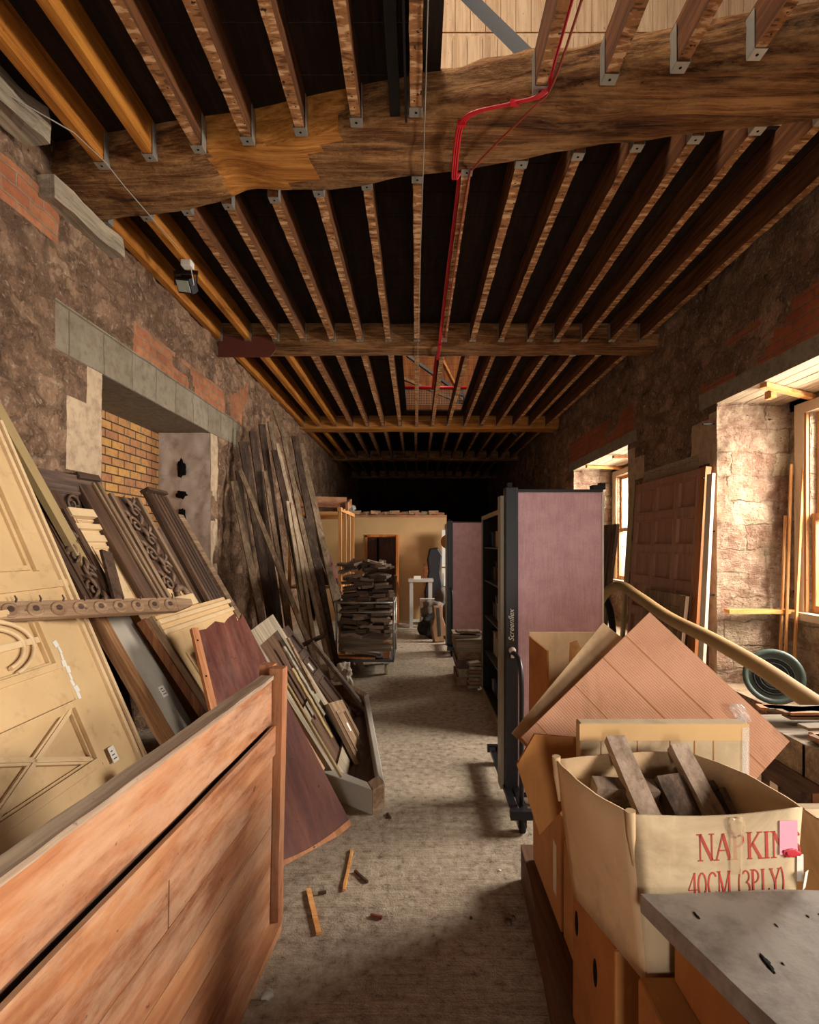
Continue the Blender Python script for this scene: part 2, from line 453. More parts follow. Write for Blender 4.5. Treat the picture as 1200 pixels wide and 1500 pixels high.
# ------------------------------------------------------------------ mesh helpers
class MB:
    """collects shapes into ONE mesh"""

    def __init__(s):
        s.b = bmesh.new()

    def hexa(s, pts, mi=0):
        """eight corners: bottom four (ccw seen from above) then top four"""
        v = [s.b.verts.new(p) for p in pts]
        for q in ((3, 2, 1, 0), (4, 5, 6, 7), (0, 1, 5, 4), (1, 2, 6, 5), (2, 3, 7, 6), (3, 0, 4, 7)):
            f = s.b.faces.new([v[i] for i in q])
            f.material_index = mi
        return s

    def box(s, x0, x1, y0, y1, z0, z1, mi=0):
        return s.hexa([(x0, y0, z0), (x1, y0, z0), (x1, y1, z0), (x0, y1, z0),
                       (x0, y0, z1), (x1, y0, z1), (x1, y1, z1), (x0, y1, z1)], mi)

    def obox(s, c, size, rot=(0, 0, 0), mi=0):
        m = Matrix.Translation(c) @ Euler(rot).to_matrix().to_4x4()
        x, y, z = (q / 2 for q in size)
        return s.hexa([m @ Vector(p) for p in ((-x, -y, -z), (x, -y, -z), (x, y, -z), (-x, y, -z),
                                               (-x, -y, z), (x, -y, z), (x, y, z), (-x, y, z))], mi)

    def bar(s, p0, p1, w, t, up=(0, 0, 1), mi=0):
        """a straight bar from p0 to p1, w wide, t thick (t along up)"""
        p0, p1 = Vector(p0), Vector(p1)
        d = (p1 - p0).normalized()
        a = d.cross(Vector(up))
        if a.length < 1e-4:
            a = d.cross(Vector((1, 0, 0)))
        a.normalize()
        b = a.cross(d).normalized()
        a, b = a * w / 2, b * t / 2
        return s.hexa([p0 - a - b, p0 + a - b, p1 + a - b, p1 - a - b,
                       p0 - a + b, p0 + a + b, p1 + a + b, p1 - a + b], mi)

    def prism(s, poly, lo, hi, axis=2, mi=0):
        """a polygon (2-D, ccw) swept along an axis"""
        def m(p, h):
            return {2: (p[0], p[1], h), 1: (p[0], h, p[1]), 0: (h, p[0], p[1])}[axis]
        a = [s.b.verts.new(m(p, lo)) for p in poly]
        c = [s.b.verts.new(m(p, hi)) for p in poly]
        n = len(poly)
        fs = [s.b.faces.new(a[::-1]), s.b.faces.new(c)]
        for i in range(n):
            fs.append(s.b.faces.new((a[i], a[(i + 1) % n], c[(i + 1) % n], c[i])))
        for f in fs:
            f.material_index = mi
        return s

    def tube(s, pts, r, seg=8, mi=0, closed=False, flat=1.0):
        pts = [Vector(p) for p in pts]
        n = len(pts)
        rs = r if isinstance(r, (list, tuple)) else [r] * n
        rings, prev = [], None
        for i, p in enumerate(pts):
            if closed:
                d = pts[(i + 1) % n] - pts[i - 1]
            else:
                d = pts[min(i + 1, n - 1)] - pts[max(i - 1, 0)]
            d.normalize()
            if prev is None:
                a = d.cross(Vector((0, 0, 1)))
                if a.length < .1:
                    a = d.cross(Vector((1, 0, 0)))
            else:
                a = prev - d * prev.dot(d)
            a.normalize()
            prev = a
            b = d.cross(a)
            rings.append([s.b.verts.new(p + a * math.cos(k * 2 * PI / seg) * rs[i] + b * math.sin(k * 2 * PI / seg) * rs[i] * flat)
                          for k in range(seg)])
        m = n if closed else n - 1
        for i in range(m):
            A, B = rings[i], rings[(i + 1) % n]
            for k in range(seg):
                f = s.b.faces.new((A[k], A[(k + 1) % seg], B[(k + 1) % seg], B[k]))
                f.material_index = mi
                f.smooth = True
        if not closed:
            s.b.faces.new(rings[0][::-1]).material_index = mi
            s.b.faces.new(rings[-1]).material_index = mi
        return s

    def lathe(s, c, axis, prof, seg=20, mi=0):
        """rings (r, h) round an axis through c"""
        axis = Vector(axis).normalized()
        c = Vector(c)
        a = axis.cross(Vector((0, 0, 1)))
        if a.length < .1:
            a = axis.cross(Vector((1, 0, 0)))
        a.normalize()
        b = axis.cross(a)
        rings = []
        for r, h in prof:
            rings.append([s.b.verts.new(c + axis * h + (a * math.cos(k * 2 * PI / seg) + b * math.sin(k * 2 * PI / seg)) * max(r, 1e-4))
                          for k in range(seg)])
        for A, B in zip(rings, rings[1:]):
            for k in range(seg):
                f = s.b.faces.new((A[k], A[(k + 1) % seg], B[(k + 1) % seg], B[k]))
                f.material_index = mi
                f.smooth = True
        s.b.faces.new(rings[0][::-1]).material_index = mi
        s.b.faces.new(rings[-1]).material_index = mi
        return s

    def blob(s, c, r, jag=.2, seed=0, sub=3, mi=0):
        res = bmesh.ops.create_icosphere(s.b, subdivisions=sub, radius=1)
        r = Vector(r)
        for v in res['verts']:
            k = 1 + jag * (noise.noise(v.co * 1.7 + Vector((seed, 0, 0))) + .6 * noise.noise(v.co * 4.3 + Vector((seed, 3, 0))))
            v.co = Vector((v.co.x * r.x, v.co.y * r.y, v.co.z * r.z)) * k + Vector(c)
            for f in v.link_faces:
                f.material_index = mi
                f.smooth = True
        return s

    def rough(s, cut, amp, seed=0, freq=6.0, zfreq=None):
        """break long edges up and roughen the surface"""
        for _ in range(7):
            es = [e for e in s.b.edges if e.calc_length() > cut]
            if not es:
                break
            bmesh.ops.subdivide_edges(s.b, edges=es, cuts=1, use_grid_fill=True)
        s.b.normal_update()
        for v in s.b.verts:
            q = v.co * freq + Vector((seed * 3.7, seed, 0))
            v.co += Vector((noise.noise(q), noise.noise(q + Vector((11, 0, 0))), noise.noise(q + Vector((0, 23, 0))))) * amp
        return s

    def build(s, name, mat, parent=None, bevel=0.0, matrix=None, smooth=False):
        bmesh.ops.recalc_face_normals(s.b, faces=s.b.faces[:])
        me = bpy.data.meshes.new(name)
        s.b.to_mesh(me)
        s.b.free()
        for m in (mat if isinstance(mat, (list, tuple)) else [mat]):
            me.materials.append(m)
        o = bpy.data.objects.new(name, me)
        COL.objects.link(o)
        if parent is not None:
            o.parent = parent
        if matrix is not None:
            o.matrix_world = matrix
        if bevel:
            md = o.modifiers.new('edge', 'BEVEL')
            md.width = bevel
            md.segments = 2
            md.limit_method = 'ANGLE'
        if smooth:
            for p in me.polygons:
                p.use_smooth = True
        return o


def tag(o, label, cat, group=None, kind=None):
    o['label'] = label
    o['category'] = cat
    if group:
        o['group'] = group
    if kind:
        o['kind'] = kind
    return o


def thing(name, label, cat, loc=(0, 0, 0), group=None, matrix=None):
    o = bpy.data.objects.new(name, None)
    COL.objects.link(o)
    o.empty_display_size = .1
    if matrix is not None:
        o.matrix_world = matrix
    else:
        o.location = loc
    return tag(o, label, cat, group, 'thing')


def struct(name, mb, mat, **kw):
    o = mb.build(name, mat, **kw)
    o['kind'] = 'structure'
    return o


def frame(o, u, v):
    """local x along u, local y towards v, local z out of the face"""
    o, u, v = Vector(o), Vector(u).normalized(), Vector(v)
    n = u.cross(v).normalized()
    v = n.cross(u).normalized()
    m = Matrix.Identity(4)
    for i, a in enumerate((u, v, n)):
        for k in range(3):
            m[k][i] = a[k]
    for k in range(3):
        m[k][3] = o[k]
    return m


def lean_left(x0, slope, y0, z0=0.0, spin=0.0):
    """face of something leaning on the left wall: x = x0 - slope*z; local x runs into the room's depth"""
    m = frame((x0 - slope * z0, y0, z0), (0, 1, 0), (-slope, 0, 1))
    return m @ Matrix.Rotation(spin, 4, 'Z')


def panelling(root, W, H, T, stiles, rails, mf, mp, mould=.014, deep=.014, name='frame', field='panel', mh=.006):
    """frame of stiles (u ranges) and rails (v ranges) with recessed fields; front face at local z = 0"""
    fr = MB()
    for a, b in stiles:
        fr.box(a, b, 0, H, -T, 0)
    gaps = [(stiles[i][1], stiles[i + 1][0]) for i in range(len(stiles) - 1)]
    for a, b in gaps:
        for c, d in rails:
            fr.box(a, b, c, d, -T, -.0008)
    cells = []
    for a, b in gaps:
        for (r0, r1) in zip(rails, rails[1:]):
            cells.append((a, b, r0[1], r1[0]))
    if mould:
        for a, b, c, d in cells:
            w = min(mould * 1.6, (b - a) * .2, (d - c) * .2)
            for k, (ww, hh) in enumerate(((w, -.003), (w * .55, mh))):
                o = 0 if k == 0 else w * .25
                fr.box(a + o, a + o + ww, c + o, d - o, -deep, hh)
                fr.box(b - o - ww, b - o, c + o, d - o, -deep, hh)
                fr.box(a + o + ww, b - o - ww, c + o, c + o + ww, -deep, hh - .0005)
                fr.box(a + o + ww, b - o - ww, d - o - ww, d - o, -deep, hh - .0005)
    f = fr.build(name, mf, root)
    for a, b, c, d in cells:
        MB().box(a - .004, b + .004, c - .004, d + .004, -T + .004, -deep).build(field, mp, root)
    return f, cells


def arc(c, r, a0, a1, n=14, sq=1.0):
    return [(c[0] + r * math.cos(a0 + (a1 - a0) * i / n), c[1] + r * sq * math.sin(a0 + (a1 - a0) * i / n)) for i in range(n + 1)]


def scroll(mb, cx, cy, r, turns=1.6, flip=1, z=.012, th=.014):
    pts = []
    for i in range(26):
        t = i / 25
        a = t * turns * 2 * PI
        rr = r * (1 - .82 * t)
        pts.append((cx + flip * rr * math.cos(a), cy + rr * math.sin(a), z))
    mb.tube(pts, [th * (1 - .4 * i / 25) for i in range(26)], 6)


def leaf(mb, cx, cy, ln, ang, z=.01, w=.35):
    n = 7
    d = Vector((math.cos(ang), math.sin(ang), 0))
    pts = [Vector((cx, cy, z)) + d * ln * i / (n - 1) + Vector((0, 0, .012 * math.sin(PI * i / (n - 1)))) for i in range(n)]
    mb.tube(pts, [max(.003, ln * w * .5 * math.sin(PI * (.08 + .84 * i / (n - 1)))) for i in range(n)], 6, flat=.55)


ORD = ['first', 'second', 'third', 'fourth', 'fifth', 'sixth', 'seventh', 'eighth', 'ninth', 'tenth', 'eleventh', 'twelfth',
       'thirteenth', 'fourteenth', 'fifteenth', 'sixteenth', 'seventeenth', 'eighteenth', 'nineteenth', 'twentieth']

# ------------------------------------------------------------------ the room
XL, XR, ZC = -2.46, 3.0, 4.17
Y0, Y1 = -4.0, 23.0


def wall_grid(x, sgn, y0, y1, z0, z1, holes, regions, step=.055, amp=.05, seed=0):
    """a roughened wall face at x (with a return of thickness behind it); regions give other materials"""
    mb = MB()
    ys = [y0 + (y1 - y0) * i / round((y1 - y0) / step) for i in range(round((y1 - y0) / step) + 1)]
    zs = [z0 + (z1 - z0) * i / round((z1 - z0) / step) for i in range(round((z1 - z0) / step) + 1)]
    for h in holes:            # snap grid lines to the openings
        for arr, vals in ((ys, h[:2]), (zs, h[2:])):
            for q in vals:
                k = min(range(len(arr)), key=lambda i: abs(arr[i] - q))
                arr[k] = q
    for r in regions:
        for arr, vals in ((ys, r[:2]), (zs, r[2:4])):
            for q in vals:
                k = min(range(len(arr)), key=lambda i: abs(arr[i] - q))
                if abs(arr[k] - q) > 1e-6 and not any(abs(arr[k] - w) < 1e-6 for h in holes for w in h):
                    arr[k] = q
    V = {}

    def vert(i, j):
        if (i, j) in V:
            return V[i, j]
        y, z = ys[i], zs[j]
        q = Vector((seed, y * 2.3, z * 2.9))
        d = noise.noise(q) * .6 + noise.noise(q * 2.7) * .5 + noise.noise(q * 6.1) * .4
        k = amp
        for r in regions:
            if r[0] - .03 <= y <= r[1] + .03 and r[2] - .03 <= z <= r[3] + .03:
                k = amp * r[5]
        for h in holes:
            if h[0] - .01 <= y <= h[1] + .01 and h[2] - .01 <= z <= h[3] + .01:
                k = amp * .15
        V[i, j] = mb.b.verts.new((x + sgn * d * k, y, z))
        return V[i, j]
    for i in range(len(ys) - 1):
        for j in range(len(zs) - 1):
            cy, cz = (ys[i] + ys[i + 1]) / 2, (zs[j] + zs[j + 1]) / 2
            if any(h[0] < cy < h[1] and h[2] < cz < h[3] for h in holes):
                continue
            f = mb.b.faces.new((vert(i, j), vert(i + 1, j), vert(i + 1, j + 1), vert(i, j + 1)))
            f.smooth = True
            for r in regions:
                if r[0] < cy < r[1] and r[2] < cz < r[3] and not (len(r) > 6 and noise.noise(Vector((seed, cy * 1.9, cz * 3))) > r[6]):
                    f.material_index = r[4]
    return mb


def jamb(y, x0, x1, z0, z1, facing, amp=.035, seed=0):
    mb = MB()
    n, m = max(2, round((x1 - x0) / .035)), round((z1 - z0) / .035)
    rows = []
    for i in range(n + 1):
        row = []
        for j in range(m + 1):
            X, Z = x0 + (x1 - x0) * i / n, z0 + (z1 - z0) * j / m
            q = Vector((X * 4, seed, Z * 4))
            k = amp * (.2 if i in (0, n) else 1)
            row.append(mb.b.verts.new((X, y + facing * k * (noise.noise(q) + .6 * noise.noise(q * 2.6) + .5 * noise.noise(q * 6.5)), Z)))
        rows.append(row)
    for i in range(n):
        for j in range(m):
            f = mb.b.faces.new((rows[i][j], rows[i + 1][j], rows[i + 1][j + 1], rows[i][j + 1]))
            f.smooth = True
    return mb


# floor
fl = MB()
fl.box(XL - .8, XR + 1.0, Y0, Y1, -.12, 0)
struct('floor', fl, FLOOR_M)

# left wall, with the bricked-up niche
NI = (4.27, 6.53, .75, 3.0)
lw = wall_grid(XL, 1, Y0, Y1, 0, 4.62, [NI],
               [(3.72, 7.55, 3.0, 3.33, 1, .15), (4.75, 7.0, 3.33, 3.62, 2, .3, .32), (2.95, 3.75, 3.72, 4.0, 2, .5, .1), (7.2, 8.0, 3.35, 4.0, 2, .5, .0),
                (3.84, 4.27, 2.2, 2.72, 3, .2), (4.08, 4.27, 1.95, 3.0, 3, .2), (6.53, 6.75, .75, 3.0, 3, .3, .25)], seed=3.1, amp=.06)
struct('wall_left', lw, [STONE_L, BLOCK, BRICK_R, DRESSED])
nb = MB()
nb.box(XL - .72, XL - .62, NI[0] - .1, NI[1] + .1, NI[2] - .1, NI[3] + .15)
struct('wall_niche', nb, BRICK_Y)
for yy, fc, sd in ((NI[0], 1, 1), (NI[1], -1, 5)):
    struct('trim_1' if sd == 1 else 'trim_2', jamb(yy, XL - .64, XL, NI[2] - .05, NI[3], fc, .02, sd), DRESSED if sd == 1 else PLASTER)
lt = MB()
for a, b in ((0, .2), (.21, .42), (.43, .63)):
    lt.box(XL - .005 - b, XL - .005 - a, NI[0] - .2, NI[1] + .25, NI[3], NI[3] + .12)
struct('trim_3', lt, CONC)
ns = MB().box(XL - .63, XL - .02, NI[0], NI[1], NI[2] - .12, NI[2])
struct('trim_4', ns, DRESSED)

# right wall with three deep window openings
WIN = [(2.80, 5.45), (7.74, 10.4), (-2.15, .5)]
ZS, ZH = .28, 3.08
rw = wall_grid(XR, -1, Y0, Y1, 0, 4.62, [(a, b, ZS, ZH) for a, b in WIN],
               [(a - .3, b + .35, ZH + .0, ZH + .16, 1, .15) for a, b in WIN] +
               [(a - .2, b + .3, ZH + .16, ZH + .55, 2, .35, .34) for a, b in WIN] +
               [(5.45, 5.6, .3, 3.0, 3, .2), (5.45, 5.95, 2.5, 2.95, 3, .2), (7.5, 7.74, 2.2, 3.0, 3, .2), (7.2, 7.74, 2.55, 2.85, 3, .2), (5.8, 7.2, 2.3, 2.62, 4, .5)],
               seed=8.4, amp=.06)
struct('wall_right', rw, [STONE_R, CONC, BRICK_RD, DRESSED, STONE_J])
XF = 3.71
for k, (a, b) in enumerate(WIN):
    n = k + 1
    struct('trim_%d' % (5 + k * 5), jamb(b, XR, XF + .1, ZS - .05, ZH, -1, .05, 3 + k), STONE_J)
    struct('trim_%d' % (6 + k * 5), jamb(a, XR, XF + .1, ZS - .05, ZH, 1, .05, 13 + k), STONE_J)
    so = MB()
    for i in range(5):
        so.box(XR + .01 + i * .142, XR + .14 + i * .142, a - .2, b + .2, ZH + .001 * (i % 2), ZH + .035)
    struct('trim_%d' % (7 + k * 5), so, SOFFIT)
    si = MB().box(XR + .02, XF + .1, a, b, ZS - .1, ZS)
    struct('trim_%d' % (8 + k * 5), si, DRESSED)
    ap = MB().box(XF, XF + .14, a - .1, b + .1, ZS, 1.0)
    ap.box(XF + .02, XF + .14, b - .28, b + .1, 1.0, ZH)
    ap.box(XF + .02, XF + .14, a - .1, a + .28, 1.0, ZH)
    ap.box(XF + .02, XF + .14, a - .1, b + .1, ZH - .1, ZH + .1)
    struct('trim_%d' % (9 + k * 5), ap, [STONE_J])
    # box frame, two hung sashes, panes
    w = thing('window_%d' % n, '', '', (0, 0, 0))
    del w['label'], w['category']
    w['kind'] = 'structure'
    ya, yb, za, zb = a + .24, b - .24, 1.0, ZH - .06
    fb = MB()
    fb.box(XF - .02, XF + .13, ya - .12, ya, za, zb).box(XF - .02, XF + .13, yb, yb + .12, za, zb)
    fb.box(XF - .02, XF + .13, ya, yb, zb - .10, zb).box(XF - .08, XF + .13, ya - .12, yb + .12, za - .05, za + .02)
    fb.build('window_frame', FRAME_W, w)
    lin = MB()
    for q in (ya, yb):
        lin.box(XF - .01, XF + .03, min(q, q + (.03 if q == ya else -.03)), max(q, q + (.03 if q == ya else -.03)), za + .02, zb - .1)
    lin.build('bead', SASH, w)
    zm = za + (zb - za) * .46
    for nm, z0, z1, xx in (('lower_sash', za + .02, zm + .03, XF + .035), ('upper_sash', zm - .03, zb - .1, XF + .08)):
        s_ = MB()
        A, B = ya + .03, yb - .03
        s_.box(xx, xx + .04, A, A + .06, z0, z1).box(xx, xx + .04, B - .06, B, z0, z1)
        s_.box(xx, xx + .04, A + .06, B - .06, z0, z0 + .07).box(xx, xx + .04, A + .06, B - .06, z1 - .06, z1)
        so_ = s_.build(nm, SASH, w)
        MB().box(xx + .018, xx + .022, A + .06, B - .06, z0 + .07, z1 - .06).build('pane', GLASS, so_)

# the mass of the outer walls behind those faces
struct('wall_left_core', MB().box(XL - .95, XL - .75, Y0 - .2, Y1 + .2, -.1, 4.7), STONE_L)
ed = sorted(WIN)
prev = Y0 - .2
core = MB()
for a, b in ed + [(Y1 + .2, 0)]:
    core.box(XR + .09, XF + .16, prev, a - .09, -.1, 4.7)
    if b:
        core.box(XR + .09, XF + .16, a - .09, b + .09, ZH + .06, 4.7)
        core.box(XR + .09, XF + .16, a - .09, b + .09, -.1, ZS - .09)
        prev = b + .09
struct('wall_right_core', core, STONE_R)
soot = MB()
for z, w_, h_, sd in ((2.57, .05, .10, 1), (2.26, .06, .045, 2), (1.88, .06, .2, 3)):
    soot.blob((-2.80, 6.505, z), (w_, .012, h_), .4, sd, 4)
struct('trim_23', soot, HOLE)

# the ends of the room
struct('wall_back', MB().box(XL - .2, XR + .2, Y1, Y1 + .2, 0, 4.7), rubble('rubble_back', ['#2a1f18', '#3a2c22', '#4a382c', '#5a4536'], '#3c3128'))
struct('wall_front', MB().box(XL - .9, -.4, Y0 - .2, Y0, 0, 4.7).box(.7, XR + .9, Y0 - .2, Y0, 0, 4.7).box(-.4, .7, Y0 - .2, Y0, 2.2, 4.7), STONE_L)  # unseen opening added behind the camera to let the rear fill lamp in

# floorboards overhead, open in two places
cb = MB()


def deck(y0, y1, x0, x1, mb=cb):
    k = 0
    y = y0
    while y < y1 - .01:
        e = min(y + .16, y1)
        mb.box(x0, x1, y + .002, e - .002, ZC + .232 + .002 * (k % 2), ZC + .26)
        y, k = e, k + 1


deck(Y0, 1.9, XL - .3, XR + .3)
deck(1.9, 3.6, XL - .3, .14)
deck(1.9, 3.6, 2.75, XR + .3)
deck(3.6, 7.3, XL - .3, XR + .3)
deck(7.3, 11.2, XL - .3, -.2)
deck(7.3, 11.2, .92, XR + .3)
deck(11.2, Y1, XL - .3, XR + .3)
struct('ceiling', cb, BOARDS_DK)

# the storey above, seen through the two openings
up = MB()
for i in range(40):
    up.box(-1.2 + i * .139, -1.2 + i * .139 + .134, 5.0, 5.03, 4.42, 6.32)
    up.box(-1.2 + i * .139 + .03, -1.2 + i * .139 + .164, 5.0, 5.03, 6.36, 7.6)
up.box(-1.2, 4.4, 5.01, 5.03, 6.30, 6.38)
struct('wall_upper', up, BOARDS_PALE)
um = MB()
for i in range(24):
    um.box(XL, XR, 13.0, 13.03, 4.42 + i * .14, 4.42 + i * .14 + .135)
struct('wall_attic', um, BOARDS_MID)
struct('wall_attic_left', MB().box(XL - .4, XL - .3, Y0, Y1, 4.43, 7.7), BOARDS_MID)
struct('wall_attic_right', MB().box(XR + 1.3, XR + 1.4, Y0, Y1, 4.43, 7.7), BOARDS_MID)
struct('wall_attic_front', MB().box(XL - .4, XR + 1.4, Y0 - .1, Y0, 4.43, 7.7), BOARDS_MID)
struct('roof', MB().box(XL - .4, XR + 1.4, Y0, Y1, 7.7, 7.8), BOARDS_MID)
lw2 = MB().box(XR, XR + 1.35, Y0, Y1, 4.40, 4.45)
struct('trim_20', lw2, BOARDS_MID)


# ------------------------------------------------------------------ beams and joists
def rough_timber(p0, p1, w, h, seed, amp, nseg, shape=None):
    """an old squared log between two points (on the middle of its underside)"""
    p0, p1 = Vector(p0), Vector(p1)
    d = (p1 - p0).normalized()
    a = d.cross(Vector((0, 0, 1))).normalized()
    mb = MB()
    ring = []
    nw, nh = 6, 5
    prof = [(-.5 + i / nw, 0) for i in range(nw)] + [(.5, i / nh) for i in range(nh)] + \
           [(.5 - i / nw, 1) for i in range(nw)] + [(-.5, 1 - i / nh) for i in range(nh)]
    for s in range(nseg + 1):
        t = s / nseg
        c = p0.lerp(p1, t)
        sw, sh, dz = shape(t) if shape else (1, 1, 0)
        row = []
        for (u, v) in prof:
            uu = u * (1 - .06 * (v in (0, 1)))
            q = c + a * uu * w * sw + Vector((0, 0, dz + v * h * sh))
            n1 = noise.noise(Vector((t * 9, u * 3 + seed, v * 3))) + .6 * noise.noise(Vector((t * 26, u * 9 + seed, v * 9)))
            n2 = noise.noise(Vector((t * 4, u * 14 + seed, v * 14 + 5)))
            o = Vector((0, 0, v - .5)) + a * u
            q += o.normalized() * amp * (n1 * .8 + n2 * .9)
            row.append(mb.b.verts.new(q))
        ring.append(row)
    m = len(prof)
    for A, B in zip(ring, ring[1:]):
        for k in range(m):
            mb.b.faces.new((A[k], A[(k + 1) % m], B[(k + 1) % m], B[k])).smooth = True
    mb.b.faces.new(ring[0][::-1])
    mb.b.faces.new(ring[-1])
    return mb


SK = -.215


def b1_shape(t):
    x = XL + t * (XR - XL)
    k = math.exp(-((x + .95) / .42) ** 2)
    notch = math.exp(-((x + 1.15) / .2) ** 2)
    return 1 - .12 * k, (1.0 if x < .12 or x > 2 else .86 + .12 * noise.noise(Vector((x * 5, 0, 0)))), .0 + .05 * notch


b1 = thing('ceiling_beam', 'huge rough-hewn oak beam crossing the ceiling nearest the camera', 'beam', (0, 3.45, ZC))
mb1 = rough_timber((XL - .15, 3.45 + SK * (XL - .15), ZC), (XR + .15, 3.45 + SK * (XR + .15), ZC), .52, .30, 4.0, .022, 150, b1_shape)
b1o = mb1.build('timber', [BEAM_M, BEAM_O], None)
for p in b1o.data.polygons:
    if -1.35 < p.center.x < -.35 and p.normal.z < .3 and p.center.x + .9 * (p.center.y - 3.7) < -.75 + .25 * noise.noise(p.center * 5):
        p.material_index = 1
b1o.parent = b1
b1o.matrix_parent_inverse = Matrix.Translation((0, -3.45, -ZC))
BE = [(6.75, 7.15, 'heavy dark timber beam second from the camera across the ceiling'),
      (11.6, 12.05, 'third orange-brown ceiling beam, beyond the red railing opening'),
      (16.0, 16.35, 'fourth reddish ceiling beam in the shadowy rear'),
      (20.4, 20.8, 'farthest ceiling beam, almost black above the rear gloom')]
for i, (a, b, lab) in enumerate(BE):
    r_ = thing('ceiling_beam', lab, 'beam', (0, a, ZC))
    o = rough_timber((XL - .1, (a + b) / 2, ZC - .04), (XR + .1, (a + b) / 2, ZC - .04), b - a, .30, 9 + i, .014, 110).build('timber', BEAM_M if i == 0 else BEAM_O if i == 1 else BEAM_M, r_)
    o.matrix_parent_inverse = Matrix.Translation((0, -a, -ZC))
    if i == 0:
        pl_ = MB().prism([(XL + .02, ZC - .2), (XL + .66, ZC - .2), (XL + .74, ZC - .1), (XL + .66, ZC + .06), (XL + .02, ZC + .06)], a - .035, a - .015, 1)
        po = pl_.build('end_plate', RUSTP, r_, bevel=.006)
        po.matrix_parent_inverse = Matrix.Translation((0, -a, -ZC))

bays = [(0.3, None, 'in front of the nearest big beam'), (None, 6.74, 'between the nearest two beams'),
        (7.16, 11.6, 'between the second and third beams'), (12.05, 16.0, 'between the third and fourth beams'),
        (16.35, 20.4, 'between the fourth and last beams')]
for bi, (ya, yb, where) in enumerate(bays):
    k = 0
    for i in range(-7, 9):
        if bi == 0 and i in (1, -7):
            continue
        if bi in (0, 1) and i == 8:
            pass
        X = .345 * i + random.uniform(-.012, .012)
        lo = ya if ya is not None else 3.45 + SK * X + .255
        hi = yb if yb is not None else 3.45 + SK * X - .26
        new = i in (-7, -6) or (bi == 0 and i == -5) or (bi == 2 and i == -5)
        if bi >= 2:
            lo += .005
        w = random.uniform(.056, .066)
        lab = '%s joist from the left wall %s, %s' % (ORD[k], where, 'new orange timber' if new else 'old lath-marked timber')
        t = thing('ceiling_joist', lab, 'joist', (X, lo, ZC), 'joists ' + where)
        mb = MB().box(-w / 2, w / 2, 0, hi - lo, 0, .225)
        if not new:
            mb.rough(.16, .006 if bi < 3 else .004, i + bi * 20, 7)
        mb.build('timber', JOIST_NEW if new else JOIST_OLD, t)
        for e, s in ((0, 1), (hi - lo, -1)):
            if bi == 0 and e == 0:
                continue
            hg = MB()
            y0_, y1_ = (e, e + s * .07) if s > 0 else (e + s * .07, e)
            hg.box(-w / 2 - .006, w / 2 + .006, y0_, y1_, -.008, -.005)
            hg.box(-w / 2 - .008, -w / 2 - .005, y0_, y1_, -.006, .2)
            hg.box(w / 2 + .005, w / 2 + .008, y0_, y1_, -.006, .2)
            ym = (y0_ + y1_) / 2
            hg.lathe((0, ym, -.0095), (0, 0, 1), [(.008, 0), (.008, .001)], 8, 1)
            hg.build('joist_hanger', [GALV, HOLE], t)
        k += 1


# ------------------------------------------------------------------ overhead fittings
t = thing('floodlight', 'small black floodlight with pale lens hung under the joists by the left wall', 'light', (-2.05, 5.0, ZC))
m_ = Matrix.Translation((-.06, 0, -.13)) @ Euler((math.radians(38), math.radians(14), math.radians(-20))).to_matrix().to_4x4()
hb = MB().box(-.085, .085, -.03, .03, -.065, .065)
for i in range(6):
    hb.box(-.075 + i * .03, -.07 + i * .03, .03, .055, -.06, .06)
ho = hb.build('housing', BLACK, t, bevel=.008)
ho.matrix_local = m_
lo_ = MB().box(-.07, .07, -.036, -.031, -.05, .05).build('lens', LENS, ho)
br = MB().bar((-.16, 0, -.13), (-.16, 0, -.03), .02, .004, (1, 0, 0)).bar((.04, 0, -.10), (.04, 0, -.03), .02, .004, (1, 0, 0)).box(-.17, .05, -.01, .01, -.03, -.0)
br.build('bracket', BLACK, t)
t = thing('junction_box', 'white plastic junction box with hanging wire screwed to an orange joist', 'box', (-2.06 + .04, 4.82, ZC))
MB().box(-.045, .045, -.045, .045, -.06, -.004).build('case', WHITE_PL, t, bevel=.008)
MB().tube([(.02, .03, -.06), (.025, .05, -.12), (.02, .09, -.17), (-.02, .13, -.16)], .004, 6).build('wire', WHITE_PL, t)
tag(MB().tube([(-2.55, 2.6, ZC - .012), (-2.07, 3.3, ZC - .014), (-2.02, 3.55, ZC - .02), (-2.0, 3.75, ZC - .05), (-2.0, 4.25, ZC - .03), (-2.0, 4.6, ZC - .012)], .004, 6).build('wire', CORD),
    'thin steel wire stretched below the orange joists at the left wall', 'wire', kind='thing')
tag(MB().tube([(.055, 2.2, ZC - .012), (.05, 3.15, ZC - .02), (.045, 3.6, ZC - .03), (.03, 5.2, ZC - .02), (.02, 6.7, ZC - .06), (.02, 7.2, ZC - .06), (.03, 9.4, ZC - .02)], .0032, 6).build('cord', CORD),
    'thin pale cord running down the middle of the ceiling past two beams', 'cord', kind='thing')
xb = lambda X: 3.45 + SK * X
rc = [(.735, 2.3, ZC + .12), (.735, xb(.73) - .36, ZC + .10), (.70, xb(.7) - .30, ZC - .02), (.55, xb(.5) - .285, ZC - .03),
      (.34, xb(.3) - .27, ZC - .035), (.265, xb(.25) - .2, ZC - .04), (.25, xb(.25) - .05, ZC - .045), (.255, xb(.25) + .27, ZC - .045),
      (.30, xb(.3) + .42, ZC + .02), (.295, 5.2, ZC + .03), (.29, 6.6, ZC + .0), (.285, 6.74, ZC - .075), (.275, 7.17, ZC - .075), (.27, 7.4, ZC + .03), (.27, 9, ZC + .05)]


